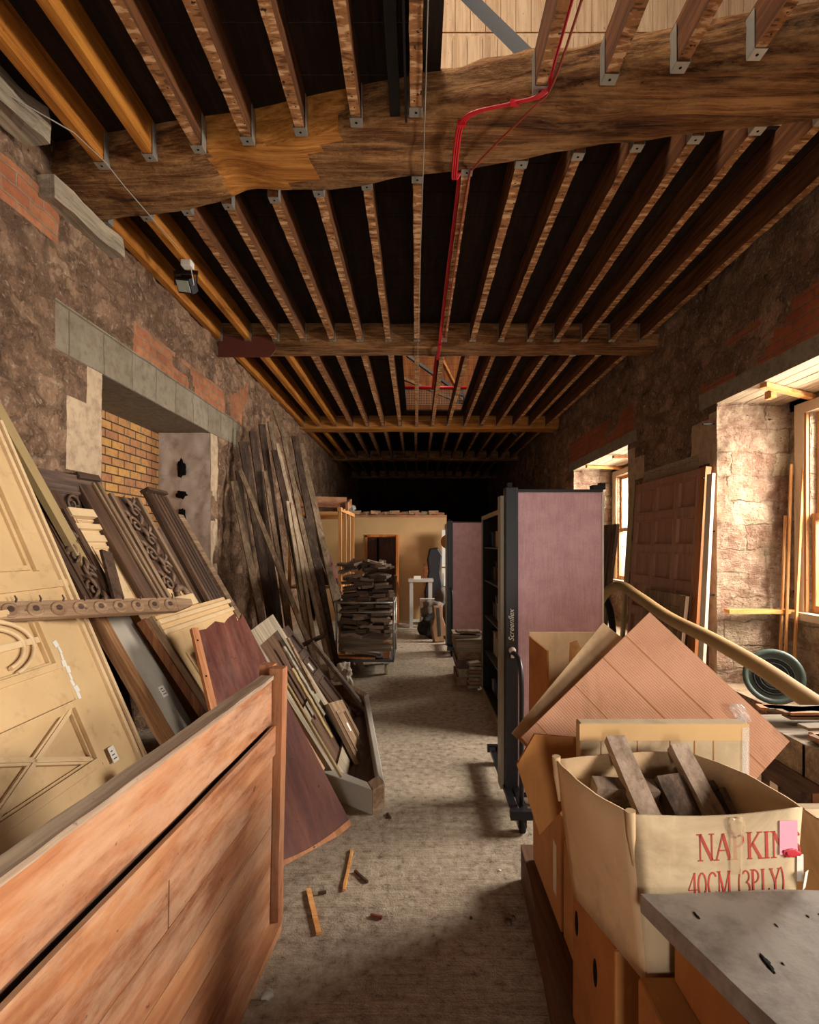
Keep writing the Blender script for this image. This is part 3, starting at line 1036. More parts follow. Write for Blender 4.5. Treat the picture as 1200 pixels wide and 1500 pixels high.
def smooth(pts, n=6):
    pts = [Vector(p) for p in pts]
    out = []
    for i in range(len(pts) - 1):
        p0, p1, p2, p3 = pts[max(i - 1, 0)], pts[i], pts[i + 1], pts[min(i + 2, len(pts) - 1)]
        for k in range(n):
            t = k / n
            out.append(.5 * ((2 * p1) + (p2 - p0) * t + (2 * p0 - 5 * p1 + 4 * p2 - p3) * t * t + (3 * p1 - p0 - 3 * p2 + p3) * t ** 3))
    out.append(pts[-1])
    return out


r_ = MB()
for dx in (-.013, 0, .013):
    r_.tube(smooth([(p[0] + dx, p[1], p[2]) for p in rc]), .0075, 6)
for q in (3, 5):
    r_.obox(Vector(rc[q]), (.05, .02, .03))
tag(r_.build('red_cables', RED), 'bundle of bright red cables bent along the nearest big beam', 'cable', kind='thing')
tag(MB().tube(smooth([(.76, 2.3, ZC - .01), (.74, xb(.7) - .36, ZC - .012), (.66, xb(.6) - .24, ZC - .035), (.5, xb(.5), ZC - .04), (.38, xb(.4) + .2, ZC - .04), (.355, xb(.35) + .4, ZC - .01), (.345, 5, ZC - .012), (.345, 6.6, ZC - .01)]), .007, 6).build('cable', REDBR),
    'thin brownish red cable slanting alone under the nearest big beam', 'cable', kind='thing')
t = thing('steel_brace', 'diagonal grey steel brace crossing pale boards seen through the ceiling opening', 'brace', (0, 0, 0))
MB().bar(P(672, -18, 4.1), P(672, -18, 4.1).lerp(P(775, 84, 3.65), 1.62), .085, .085).bar(P(672, -18, 4.1) + Vector((0, .05, .03)), P(672, -18, 4.1).lerp(P(775, 84, 3.65), 1.62) + Vector((0, .05, .03)), .14, .012).build('bar', plain('dark_steel', '#24282c', .6), t)
tag(MB().bar((-.125, 2.2, ZC + .06), (-.125, 3.22, ZC + .06), .06, .08).bar((-.06, 2.2, ZC + .03), (-.06, 3.22, ZC + .03), .012, .09).build('channel', BLACK),
    'black steel channel fixed beside the middle joist in front of the nearest beam', 'channel', kind='thing')
for k, (xa, ya, xb_, yb_) in enumerate(((596, 520, 668, 572), (575, 548, 640, 575), (640, 512, 664, 560))):
    tag(MB().bar(P(xa, ya, 12.0), P(xa, ya, 12.0).lerp(P(xb_, yb_, 12.4), 2.4), .07, .06).build('roof_brace', (STEEL, OAK_GR, BATTEN)[k]), ('grey steel', 'pale timber', 'orange timber')[k] + ' brace crossing the storey above the second opening', 'brace', kind='thing')
t = thing('guard_rail', 'red topped mesh guard rail around the opening beyond the second beam', 'railing', (0, 10.9, ZC + .26))
MB().tube([(-.25, 0, .36), (1.0, 0, .36)], .035, 8).build('top_rail', RED, t)
for X in (-.22, .4, .95):
    MB().tube([(X, 0, 0), (X, 0, .36)], .02, 8).build('post', STEEL, t)
ms = MB()
for i in range(24):
    ms.box(-.22 + i * .05, -.214 + i * .05, -.003, .003, .02, .32)
for i in range(7):
    ms.box(-.22, .95, -.004, .002, .02 + i * .05, .026 + i * .05)
ms.build('mesh', GALV, t)
tag(MB().bar((XL + .03, 2.2, ZC - .02), (XL + .15, 3.32, ZC + .02), .16, .2).rough(.12, .03, 3, 5).build('timber_stub', GREYW),
    'pale rough timber stub bedded on top of the left wall before the big beam', 'timber', kind='thing')
tag(MB().bar((XL + .03, 3.55, 4.0), (XL + .05, 4.35, 4.02), .16, .14).rough(.12, .02, 5, 5).build('wall_plate', GREYW),
    'greenish grey timber pad in the left wall under the big beam', 'timber', kind='thing')

# ------------------------------------------------------------------ left: foreground pine framing
pm = frame((-.742, .62, 0), (.118 / 1.8, 1, 0), (0.02, 0, 1))
t = thing('pine_panel', 'large battered orange pine panel standing in the left foreground', 'panel', matrix=pm)
L, H = 1.82, 1.10
f1 = MB().box(0, L - .13, .915, H - .0, -.03, 0)
f1.rough(.12, .003, 1, 5)
f1.build('top_rail', PINE, t)
MB().box(0, L - .12, H - .004, H + .012, -.05, .004).rough(.1, .003, 2, 9).build('capping', PINE_E, t)
f2 = MB().box(0, L - .05, .765, .885, -.008, .006)
MB().box(0, L - .08, .84, .95, -.05, -.034).build('gap_shade_strip', OAK_DKY, t)  # dark strip standing in for the black shade inside the gap
f2.rough(.12, .003, 3, 5)
f2.build('middle_rail', PINE, t)
zz = [.762, .625, .47, .30, .14, .005]
for i in range(5):
    a, b = zz[i + 1] + .002, zz[i] - .0015
    m = MB()
    if i == 0:
        m.box(0, .86, a, b, -.03, 0).box(.868, L - .10, a, b, -.03, 0)
    else:
        m.box(0, L - .10, a, b, -.03, 0)
    m.rough(.15, .0015, 5 + i, 4)
    m.build('board', PINE, t)
MB().box(0, L - .101, .0, .84, -.05, -.031).build('backing', PINE_E, t)
MB().box(L - .075, L - .005, 0, H + .03, -.03, .028).rough(.1, .003, 9, 6).build('end_post', PINE_V, t)
MB().box(L - .03, L + .03, 0.01, H + .035, -.09, -.031).rough(.1, .002, 10, 6).build('rear_post', PINE_V, t)
MB().box(0, L - .073, 0, .035, -.02, .045).build('bottom_rail', PINE, t)

# ------------------------------------------------------------------ left: big cream panelling
SL = .433
cm = lean_left(-1.28, SL, 1.15)
t = thing('cream_panelling', 'tall cream painted wooden panelling with crossed and curved mouldings leaning at far left', 'panelling', matrix=cm)
K = math.sqrt(1 + SL * SL)
W_ = 1.86
st = [(0, .1), (.66, .78), (1.53, W_)]
rl = [(0, .14 * K), (.48 * K, .59 * K), (.92 * K, 1.05 * K), (1.38 * K, 1.46 * K)]
fo, cells = panelling(t, W_, 1.46 * K, .05, st, rl, CREAM, CREAM, .036, .022, mh=.016)
uf = MB().box(0, .1, 1.46 * K, 2.36 * K, -.05, 0).box(1.66, W_, 1.46 * K, 2.36 * K, -.05, 0).box(.1, 1.66, 1.46 * K, 1.53 * K, -.05, 0).box(.1, 1.66, 2.26 * K, 2.36 * K, -.05, 0)
uf.box(1.60, 1.66, 1.53 * K, 2.26 * K, -.02, -.004).box(1.625, 1.65, 1.53 * K, 2.26 * K, -.02, .016).box(.1, 1.6, 1.53 * K, 1.565 * K, -.02, -.004).box(.1, 1.6, 1.538 * K, 1.55 * K, -.02, .008)
uf.box(0, W_, 1.44 * K, 1.475 * K, 0, .014)
uf.build('upper_frame', CREAM, t)
MB().box(.1, 1.66, 1.5 * K, 2.3 * K, -.045, -.018).build('panel', CREAM, t)
MB().box(W_ - .034, W_ - .012, 0, 2.34 * K, 0, .024).box(W_ - .075, W_ - .05, 0, 2.34 * K, 0, .016).build('edge_moulding', CREAM2, t)
mo = MB()
mo2 = MB()
for ci, (a, b, c, d) in enumerate(cells):
    if b - a < .3:
        continue
    row = ci % 3
    a2, b2, c2, d2 = a + .05, b - .05, c + .045, d - .045
    if row == 1:
        cx, cy = (a2 + b2) / 2, (c2 + d2) / 2
        for (x0_, y0_, x1_, y1_) in ((a2, c2, b2, d2), (a2, d2, b2, c2)):
            mo.bar((x0_, y0_, -.012), (x1_, y1_, -.012), .035, .014)
            mo.bar((x0_, y0_, -.006), (x1_, y1_, -.006), .012, .014)
    elif row == 2:
        cx, cy = (a2 + b2) / 2, (c2 + d2) / 2
        for rr in (.95, .72):
            for sg in (0, PI):
                pts = [(cx + math.cos(sg) * (b2 - a2) * (.02) + .5 * (b2 - a2) * rr * math.cos(sg + q) * .85, cy + .5 * (d2 - c2) * rr * math.sin(sg + q) * 1.05, -.008) for q in [-1.2 + 2.4 * k / 14 for k in range(15)]]
                mo2.tube(pts, .011, 6)
        mo2.bar((a2, cy, -.012), (b2, cy, -.012), .03, .014)
mo.build('crossed_moulding', CREAM2, t)
mo2.build('curved_moulding', CREAM2, t)
pk = MB()
for i in range(9):
    v = 1.0 + i * .035
    pk.obox((1.56 + .006 * math.sin(i * 2.1), v, .002), (.022 + .01 * math.sin(i * 1.7), .034, .003), (0, 0, .2 * math.sin(i)))
pk.build('paint_streak', PAPER, t)
tg = MB().box(1.575, 1.625, .62, .70, .017, .019, 0)
for i in range(3):
    tg.box(1.585, 1.615 - .006 * i, .635 + i * .02, .64 + i * .02, .019, .0195, 1)
tg.build('paper_tag', [PAPER, HOLE], t)

# olive batten behind it
tag(MB().bar((-1.62, 4.02, .03), (-2.42, 3.10, 2.50), .10, .035, (1, .1, .4)).build('batten', CREAM_D),
    'long olive painted batten sloping up behind the big cream panelling', 'batten', kind='thing')

# rail of hollows lying across
p0, p1 = Vector((-1.95, 2.30, 1.385)), Vector((-1.40, 3.42, 1.30))
u_ = (p1 - p0)
rm = frame(p0, u_, (-.45, .1, .8))
t = thing('carved_rail', 'long brown wooden rail with a row of carved oval hollows lying across the cream panelling', 'rail', matrix=rm)
Lr = u_.length
MB().box(-.3, Lr - .12, -.045, .045, -.04, 0).prism([(Lr - .12, -.045), (Lr, -.01), (Lr, .03), (Lr - .12, .045)], -.04, 0).build('bar', OAK_GRX, t, bevel=.004)
for i in range(11):
    u0 = .0 + i * .108
    e = MB()
    e.lathe((u0, -.004, -.002), (0, 0, 1), [(.038, 0), (.038, .006), (.032, .009), (.027, .006), (.021, .0026), (.001, .0026)], 18)
    e.lathe((u0 + .004, .003, .0012), (0, 0, 1), [(.015, 0), (.015, .0018)], 14, 1)
    e.build('carved_hollow', [OAK_GRX, OAK_DKY], t)
    MB().tube([(u0 + .03, .03, -.01), (u0 + .034, .05, .006), (u0 + .026, .066, .012)], [.006, .005, .003], 6).build('peg', OAK_DKY, t)

# ------------------------------------------------------------------ left: row of leaning carved oak and cream pieces
S2, X2 = .56, -1.22
K2 = math.sqrt(1 + S2 * S2)


def lean2(name, lab, cat, y0, dx=0.0, spin=0.0):
    return thing(name, lab, cat, matrix=lean_left(X2 + dx, S2, y0, 0.0, spin))


# dark cornice frame against the wall behind
t = thing('oak_surround', 'dark oak framed board standing behind the leaning carved pieces, only its top showing', 'panel',
          matrix=lean_left(-2.10, .13, 3.35))
panelling(t, .78, 2.17, .04, [(0, .07), (.71, .78)], [(0, .1), (1.0, 1.08), (2.06, 2.17)], OAK_DKY, OAK_DK, .02)
cv = MB()
for k in range(3):
    scroll(cv, .18 + .2 * k, 1.96, .07, 1.3, 1 if k % 2 else -1, .004, .012)
cv.build('carving', OAK_DK, t)

t = lean2('carved_oak_board', 'dark oak panel carved with scrolls beside the big cream panelling', 'panel', 3.25)
panelling(t, .34, 2.02 * K2, .04, [(0, .045), (.285, .34)], [(0, .1), (1.12, 1.22), (2.0 * K2 - .1, 2.02 * K2)], OAK_DK, OAK_DK, .014)
cv = MB()
for k in range(7):
    scroll(cv, .165 + (.03 if k % 2 else -.03), 1.36 + k * .12, .062, 1.3, 1 if k % 2 else -1, .0, .012)
    leaf(cv, .165, 1.36 + k * .12, .11, 1.2 if k % 2 else 2.0, .002)
    leaf(cv, .1 if k % 2 else .23, 1.42 + k * .12, .09, .6 if k % 2 else 2.5, .002)
cv.build('carving', WOODCARVE, t)

t = lean2('cream_pilaster', 'narrow cream pilaster panel between dark carved boards', 'panel', 3.60, -.03)
panelling(t, .34, 1.90 * K2, .04, [(0, .05), (.29, .34)], [(0, .1), (1.1, 1.16), (1.66 * K2, 1.76 * K2), (1.84 * K2, 1.90 * K2)], CREAM2, CREAM2, .018)
cap = MB()
for k, (v, h, d) in enumerate(((1.68, .05, .03), (1.76, .04, .05), (1.84, .06, .07))):
    cap.box(-.02 - .008 * k, .36 + .008 * k, v * K2, v * K2 + h, -.03, d * .6)
cap.build('capital', CREAM2, t)

t = lean2('moulded_board', 'broad dark moulded oak board leaning between cream pilaster and carved ornament', 'board', 3.90, .02, math.radians(1.5))
MB().box(0, .25, 0, 2.12 * K2, -.05, 0).build('board', OAK_DK, t, bevel=.004)
MB().box(.16, .185, 0, 2.11 * K2, 0, .022).box(.195, .235, 0, 2.11 * K2, 0, .035).build('moulding', OAK_GR, t, bevel=.006)
MB().box(-.01, .26, 2.12 * K2, 2.12 * K2 + .05, -.055, .04).build('cap', OAK_DKY, t, bevel=.006)

t = lean2('carved_pilaster', 'cream and oak pilaster with carved leaf swags leaning below the yellow brick', 'panel', 4.22, -.01)
MB().box(0, .46, 0, 2.06 * K2, -.045, -.012).build('board', OAK_DK, t)
MB().box(.06, .40, .2, 1.32 * K2, -.012, -.002).build('cream_field', CREAM, t)
MB().box(0, .05, 0, 2.06 * K2, -.012, .02).box(.41, .46, 0, 2.06 * K2, -.012, .02).build('moulding', OAK_GR, t, bevel=.005)
cv = MB()
for k in range(6):
    y = 1.55 + k * .135
    scroll(cv, .15 + .12 * (k % 2), y, .075, 1.4, 1 if k % 2 else -1, .006, .015)
    leaf(cv, .23, y, .13, 1.0 + .9 * (k % 2), .01, .4)
    leaf(cv, .12 + .16 * (k % 2), y + .06, .1, 2.4 - 1.6 * (k % 2), .01, .4)
for k in range(12):
    a = k * .6
    cv.blob((.26 + .09 * math.cos(a), 1.42 + .08 * math.sin(a), .018), (.032, .032, .02), .2, k, 2)
for k in range(5):
    leaf(cv, .2 + .03 * k, 1.36, .14, -2.2 + .32 * k, .008, .3)
cv.build('carving', WOODCARVE, t)

t = lean2('fluted_pilaster', 'dark fluted oak pilaster leaning beside the plastered niche side', 'pilaster', 4.78, .03, math.radians(-1.5))
fb = MB().box(0, .34, 0, 2.14 * K2, -.05, -.015)
for k in range(5):
    u0 = .01 + k * .068
    fb.prism([(u0, -.015), (u0 + .05, -.015), (u0 + .044, .012), (u0 + .025, .022), (u0 + .006, .012)], .02, 2.12 * K2, 1)
fb.build('fluted_shaft', OAK_DK, t, bevel=.003)
t2 = MB().box(-.012, .352, 2.14 * K2, 2.14 * K2 + .03, -.055, .03).build('cap', OAK_DKY, t)
tag(MB().bar((-1.15, 5.22, .02), (-2.3, 5.3, 1.95), .12, .03, (1, 0, .56)).build('plank', OAK_GR),
    'spotted brown plank leaning just beyond the dark fluted pilaster', 'plank', kind='thing')
sh = MB().bar((-1.63, 3.30, .7), (-2.06, 3.62, 1.62), .10, .02, (1, 0, .56))
tag(sh.build('moulding_strip', OAK_DKY), 'short dark pointed moulding strip lying on the cream pilaster', 'strip', kind='thing')

# whitish board with brown edge
t = thing('grey_board', 'thick whitish board with brown edges leaning below the carved rail', 'board', matrix=lean_left(-1.06, .6, 3.05, 0, math.radians(-1)))
Kw = math.sqrt(1.36)
MB().box(.07, .34, 0, 1.26 * Kw, -.045, 0).build('face', paint('whitewashed', '#a39a8e', '#6f655a', .8, .3), t, bevel=.004)
MB().box(0, .07, 0, 1.28 * Kw, -.045, .02).rough(.1, .004, 4, 6).build('edge_board', wood('brown_edge', '#5d3a22', '#87603f', '#a88260', 1, .7), t)
tg = MB().box(.2, .26, .88, .95, .0005, .002, 0)
for i in range(3):
    tg.box(.21, .25 - .006 * i, .895 + i * .018, .90 + i * .018, .002, .0025, 1)
tg.build('paper_tag', [PAPER, HOLE], t)
tag(MB().prism([(0, 0), (.36, 0), (.27, .30), (.2, .34), (.08, .26)], -.02, 0).build('brown_offcut', TAN_E, matrix=lean_left(-1.66, .5, 2.92, 1.02)),
    'small pointed brown board showing above the carved rail', 'board', kind='thing')

fr = thing('cream_fragment', 'broken cream moulding fragment on the floor below the whitish board', 'fragment', (-1.34, 2.72, 0))
fb = MB()
for k in range(5):
    fb.obox((.03 * k, .02 * (k % 2), .30 + .012 * k), (.026, .06, .60 + .02 * (k % 3)), (.05, .12, .3))
fb.build('reeds', CREAM2, fr)

# cream reeded panel in the middle
t = thing('reeded_wainscot', 'cream painted panel with reeded top propped in front of the carved row', 'panel', matrix=lean_left(-.86, .64, 3.40, 0))
Kg = math.sqrt(1 + .64 ** 2)
Hg = 1.22 * Kg
panelling(t, 1.25, Hg, .06, [(0, .10), (.56, .66), (1.15, 1.25)], [(0, .12), (.62 * Kg, .70 * Kg), (.98 * Kg, Hg)], CREAM, CREAM, .02)
MB().box(-.01, 1.26, 1.10 * Kg, 1.13 * Kg, 0, .02).box(-.02, 1.27, 1.16 * Kg, 1.19 * Kg, 0, .03).box(-.03, .62, Hg - .005, Hg + .08, -.06, .045).build('reeded_moulding', CREAM2, t, bevel=.006)
rd = MB()
for k in range(9):
    rd.tube([(.70 + .048 * k, .72 * Kg, -.008), (.70 + .048 * k, .90 * Kg, -.008)], .014, 6)
rd.build('reeding', CREAM2, t)
MB().box(-.035, -.004, 0, Hg, -.06, .012).build('edge', OAK_GR, t)
tag(MB().bar((-.93, 3.41, .02), (-1.69, 3.37, 1.2), .06, .05, (1, 0, .64)).build('brown_batten', wood('red_brown', '#4b2a18', '#704428', '#8a5c3a', 2)),
    'brown timber batten in the dark gap left of the cream reeded panel', 'batten', kind='thing')

# mahogany sheet
A, B, C_, D = Vector((-.80, 2.72, .012)), Vector((-.385, 3.22, .012)), Vector((-1.17, 3.58, 1.185)), Vector((-1.33, 3.28, 1.19))
mm = frame(A, B - A, D - A)
inv = mm.inverted()
q = [inv @ p for p in (A, B, C_, D)]
t = thing('mahogany_sheet', 'dark red mahogany sheet tapering upwards with pale curved bottom edge', 'panel', matrix=mm)
bot = [(q[0].x + (q[1].x - q[0].x) * k / 8, -.0 - .035 * math.sin(PI * k / 8)) for k in range(9)]
top = [(q[2].x, q[2].y), (q[2].x - .02, q[2].y - .03), (q[2].x - .05, q[2].y - .045), (q[2].x - .05, q[2].y + .01), (q[2].x - .10, q[2].y - .015),
       (q[2].x - .14, q[2].y - .05), (q[2].x - .2, q[2].y - .03), (q[3].x + .06, q[3].y - .04), (q[3].x, q[3].y - .045)]
MB().prism([(a, b + .035) for a, b in bot] + top, -.03, 0).build('sheet', MAHOG, t)
eb = MB()
for k in range(8):
    (a0, b0), (a1, b1_) = bot[k], bot[k + 1]
    eb.hexa([(a0, b0, -.028), (a1, b1_, -.028), (a1, b1_ + .034, -.028), (a0, b0 + .034, -.028),
             (a0, b0, .004), (a1, b1_, .004), (a1, b1_ + .034, .004), (a0, b0 + .034, .004)])
eb.build('bottom_edge', TAN_E, t)
d_ = Vector((q[3].x - q[0].x, q[3].y - q[0].y - .05, 0))
es = MB().bar((q[0].x - .015, q[0].y + .04, 0), (q[0].x - .015 + d_.x, q[0].y + .02 + d_.y, 0), .04, .03)
for k in range(6):
    c = Vector((q[0].x - .015, q[0].y + .05, .0155)) + d_ * (k + .5) / 6
    es.lathe(c, (0, 0, 1), [(.006, 0), (.006, .001)], 8, 1)
es.build('edge_strip', [TAN_E, HOLE], t)

# octagonal plinth frame on the floor
t = thing('plinth_frame', 'angular grey painted plinth frame lying on the floor beside the aisle', 'frame', (-.7, 4.6, 0))
outer = [(-.62, 3.62), (-.27, 3.36), (-.20, 3.46), (-.49, 5.55), (-.80, 6.02), (-1.25, 5.9), (-1.38, 5.3), (-1.1, 3.8)]
cen = Vector((-.72, 4.62))
inner = [tuple(cen + (Vector(p) - cen) * (1 - .13 / max(.3, (Vector(p) - cen).length))) for p in outer]
for i in range(8):
    a, b, c, d = outer[i], outer[(i + 1) % 8], inner[(i + 1) % 8], inner[i]
    m = MB()
    off = lambda p, z: (p[0] + .7, p[1] - 4.6, z)
    m.hexa([off(a, .0), off(b, .0), off(c, .0), off(d, .0), off(a, .155), off(b, .155), off(c, .155), off(d, .155)])
    m.build('side', GREYP if i in (2, 0, 7) else OAK_GR, t, bevel=.006)
MB().prism([(p[0] + .7, p[1] - 4.6) for p in inner], .004, .02).build('base_board', OAK_DK, t)

# grey door back leaning over the plinth, with what lies on it
SN, XN = .6, -.47
Kn = math.sqrt(1 + SN * SN)
t = thing('door_frame', 'pale grey backed panelled frame leaning down into the plinth frame', 'frame', matrix=lean_left(XN, SN, 3.66, .022, math.radians(3)))
Hn = 1.06 * Kn
panelling(t, .74, Hn, .04, [(0, .10), (.62, .74)], [(0, .12), (.48, .58), (Hn - .12, Hn)], GREYW, OAK_DK, 0, .025)
t = thing('small_cupboard_door', 'small brown panelled cupboard door lying over the grey frame', 'door', matrix=lean_left(XN + .06, SN, 4.08, .03, math.radians(-14)))
panelling(t, .42, .5, .035, [(0, .07), (.35, .42)], [(0, .07), (.43, .5)], OAK_GR, OAK_GR, .02)
MB().box(.24, .28, .24, .31, -.013, -.011).build('paper_tag', PAPER, t)
t = thing('dark_narrow_frame', 'narrow dark brown glazed-style frame with white tag at the pile end', 'frame', matrix=lean_left(-.56, .76, 4.86, .03))
Kd = math.sqrt(1 + .76 ** 2)
panelling(t, .40, .86 * Kd, .04, [(0, .06), (.34, .40)], [(0, .09), (.50, .56), (.74, .79), (.86 * Kd - .08, .86 * Kd)], OAK_DK, OAK_DK, .014)
MB().box(.17, .23, .60, .68, -.012, -.01).build('paper_tag', PAPER, t)
for k, (dx, y, zt, lab) in enumerate(((.03, 5.3, .72, 'dark'), (.0, 5.42, .66, 'thin grey'))):
    tag(MB().bar((-.50 + dx, y, .03), (-.50 + dx - .76 * zt, y + .02, zt), .06, .03, (1, 0, .76)).build('strip', OAK_DK if k == 0 else GREYW),
        '%s strip of wood leaning beside the dark narrow frame' % lab, 'strip', kind='thing')
tag(MB().bar((-.62, 3.64, .17), (-1.09, 3.66, .98), .16, .022, (1, 0, .6)).build('thin_board', wood('pinkish_board', '#8d6a50', '#b08a6c', '#c9a685', 2)),
    'thin pale board with reddish edge resting on the grey frame', 'board', kind='thing')
for k, (ya, yb, z0, z1, mt, lab) in enumerate(((3.86, 3.90, .30, .78, CREAM_D, 'broken olive painted slat wedged in the grey frame'),
                                              (3.98, 4.0, .42, .92, GREYW, 'broken grey slat wedged beside the olive slat in the grey frame'),
                                              (4.1, 4.2, .55, .95, OAK_GR, 'brown broken slat at the head of the grey frame'))):
    tag(MB().bar((XN - SN * z0 + .05, ya, z0), (XN - SN * z1 + .05, yb, z1), .045, .014, (1, 0, .6)).rough(.06, .006, k, 14).build('slat', mt), lab, 'slat', kind='thing')
tag(MB().bar((-.48, 3.50, .18), (-.86, 3.56, .78), .035, .015, (1, 0, .6)).build('cream_strip', CREAM_D),
    'short cream strip between mahogany sheet and grey frame', 'strip', kind='thing')
tag(MB().blob((-.87, 6.42, .13), (.11, .09, .14), .5, 3, 4).build('plastic_wrap', paint('wrap', '#c6b8a4', '#8d7f6d', .5, .3), smooth=True),
    'crumpled pale plastic wrap on the floor beside the trolley', 'wrap', kind='thing')

# ------------------------------------------------------------------ tall planks on the left wall
PL = [(333, 705, 383, 903, 7.0, 6.6, .10, 1, 'short greyed plank nearest the niche, leaning left of the tall bundle'),
      (341, 690, 378, 890, 7.15, 6.8, .08, 0, 'narrow dark plank behind the short greyed plank near the niche'),
      (352, 690, 440, 911, 6.95, 6.45, .07, 1, 'thin plank crossing diagonally over the tall dark bundle'),
      (356, 648, 400, 915, 7.2, 6.9, .14, 0, 'broad dark plank at the niche end of the tall bundle'),
      (370, 632, 409, 917, 7.4, 7.0, .12, 0, 'dark plank standing behind the diagonal thin plank'),
      (384, 622, 425, 930, 7.6, 7.1, .11, 0, 'tall dark plank with ragged top in the middle of the bundle'),
      (388, 690, 428, 940, 7.25, 6.75, .07, 1, 'slim mid brown plank, short, in front of the dark bundle'),
      (396, 618, 452, 935, 7.8, 7.2, .10, 1, 'long brown plank rising to the crumbling wall top'),
      (402, 660, 458, 945, 7.5, 6.9, .09, 0, 'dark plank beneath the long pale plank'),
      (406, 650, 474, 938, 7.6, 6.85, .06, 2, 'longest pale plank running the full height of the bundle'),
      (421, 735, 452, 930, 7.2, 6.75, .05, 2, 'short pale strip, nearer of a close pair in the bundle'),
      (427, 737, 462, 945, 7.3, 6.7, .05, 2, 'short pale strip, farther of a close pair in the bundle'),
      (404, 600, 470, 800, 8.4, 7.7, .12, 1, 'tall grey brown plank reaching highest near the rear joists'),
      (440, 650, 492, 880, 8.2, 7.4, .11, 1, 'greyed plank at the trolley end of the bundle'),
      (432, 640, 484, 932, 8.0, 7.0, .12, 0, 'dark broad plank behind the trolley end of the bundle'),
      (446, 760, 490, 950, 7.5, 6.95, .05, 0, 'thin dark strip low beside the trolley'),
      (415, 640, 480, 945, 7.9, 6.9, .08, 1, 'brown plank next to the longest pale plank')]
for (xt, yt, xb_, yb_, dt, db, wd, kind, lab) in PL:
    a, b = P(xt, yt, dt), P(xb_, yb_, db)
    if a.x < XL + .12:
        a.x = XL + .12
    s = (b - a)
    b = a + s * ((a.z - .015) / (a.z - b.z))
    m = MB().bar(b, a, wd * .82, .03, (.55, -.8, .1)).rough(.35, .008, wd * 100, 2)
    po = tag(m.build('plank', (PLANK_D, PLANK_M, PLANK_P)[kind]), lab, 'plank', 'planks leaning on the left wall', 'thing')
    if xt in (356, 421):
        c = b + (a - b) * (.13 if xt == 356 else .10)
        MB().obox(c + Vector((.02, -.05, 0)), (.05, .004, .07), (.1, 0, -.1)).build('paper_tag', PAPER, po)
tag(MB().bar((-1.75, 5.9, .35), (-1.05, 6.3, .62), .09, .03).build('short_plank', PLANK_D), 'short dark plank lying low across the foot of the tall bundle', 'plank', kind='thing')


# ------------------------------------------------------------------ the trolley and its offcuts
TX, TY = -.655, 6.95
t = thing('trolley', 'steel caged trolley on cream castors heaped with dark wood offcuts', 'trolley', (TX, TY, 0))
MB().box(-.37, .37, 0, .75, .165, .195).build('deck', STEEL, t)
for X in (-.365, .365):
    for Y in (.02, .73):
        MB().tube([(X, Y, .19), (X, Y, .93)], .014, 8).build('post', GALV, t)
for Y in (.02, .73):
    MB().tube([(-.365, Y, .92), (.365, Y, .92)], .013, 8).build('rail', GALV, t)
for X in (-.365, .365):
    MB().tube([(X, .02, .92), (X, .73, .92)], .013, 8).build('rail', GALV, t)
MB().tube([(-.365, .02, .80), (.365, .02, .80)], .009, 8).build('rail', GALV, t)
for X in (-.27, .27):
    for Y in (.07, .68):
        c = MB().box(X - .035, X + .035, Y - .035, Y + .035, .14, .165).box(X - .032, X - .027, Y - .02, Y + .03, .055, .14).box(X + .027, X + .032, Y - .02, Y + .03, .055, .14).build('castor', GALV, t)
        MB().lathe((X - .022, Y, .062), (1, 0, 0), [(.02, 0), (.058, .002), (.062, .012), (.062, .032), (.058, .042), (.02, .044)], 18).build('wheel', paint('cream_wheel', '#c2b28c', '#8b7b58', .5), c)
GR = 'wood offcuts heaped on the trolley'
OFL = 'dark stained wood offcut stacked on the steel trolley with its end towards the aisle'
base_me = []
for k in range(9):
    m = MB().box(-.5, .5, -.5, .5, -.5, .5)
    for v in m.b.verts:
        v.co.x *= 1 + random.uniform(-.06, .06)
        v.co.z *= 1 + random.uniform(-.1, .1)
    o = m.build('wood_offcut', OFFC[k % 3 if k % 4 else 0])
    base_me.append(o.data)
    bpy.data.objects.remove(o)
rng = random.Random(11)
cnt = 0


def offcut(x, y, z, sx, sy, sz, rz, ry=0.0, rx=0.0, me=None):
    global cnt
    o = bpy.data.objects.new('wood_offcut', me or base_me[rng.randrange(9)])
    COL.objects.link(o)
    o.location = (x, y, z)
    o.rotation_euler = (rx, ry, rz)
    o.scale = (sx, sy, sz)
    tag(o, OFL, 'offcut', GR, 'thing')
    cnt += 1


z = .505
while z < 1.30:
    wid = .66 if z < .92 else .66 - (z - .92) * .35
    x = -wid / 2
    while x < wid / 2 - .03:
        w_ = rng.uniform(.15, .27)
        if x + w_ > wid / 2 + .03:
            w_ = max(.06, wid / 2 + .03 - x)
        offcut(TX + x + w_ / 2, TY + rng.uniform(.16, .24) + (.0 if z < .92 else rng.uniform(0, .1)), z + rng.uniform(-.006, .006), w_ * .95, rng.uniform(.22, .30), rng.uniform(.034, .048),
               rng.uniform(-.45, .45), rng.uniform(-.16, .16), rng.uniform(-.1, .1))
        x += w_
    z += .05
for i in range(26):          # the loose crown of the heap
    a = rng.uniform(-.26, .3)
    offcut(TX + a, TY + rng.uniform(.12, .55), 1.33 + rng.uniform(0, .12) * (1 - abs(a) * 1.5), rng.uniform(.07, .1), rng.uniform(.26, .36), .032, rng.uniform(-1.3, 1.3), rng.uniform(-.35, .35), rng.uniform(-.3, .3))
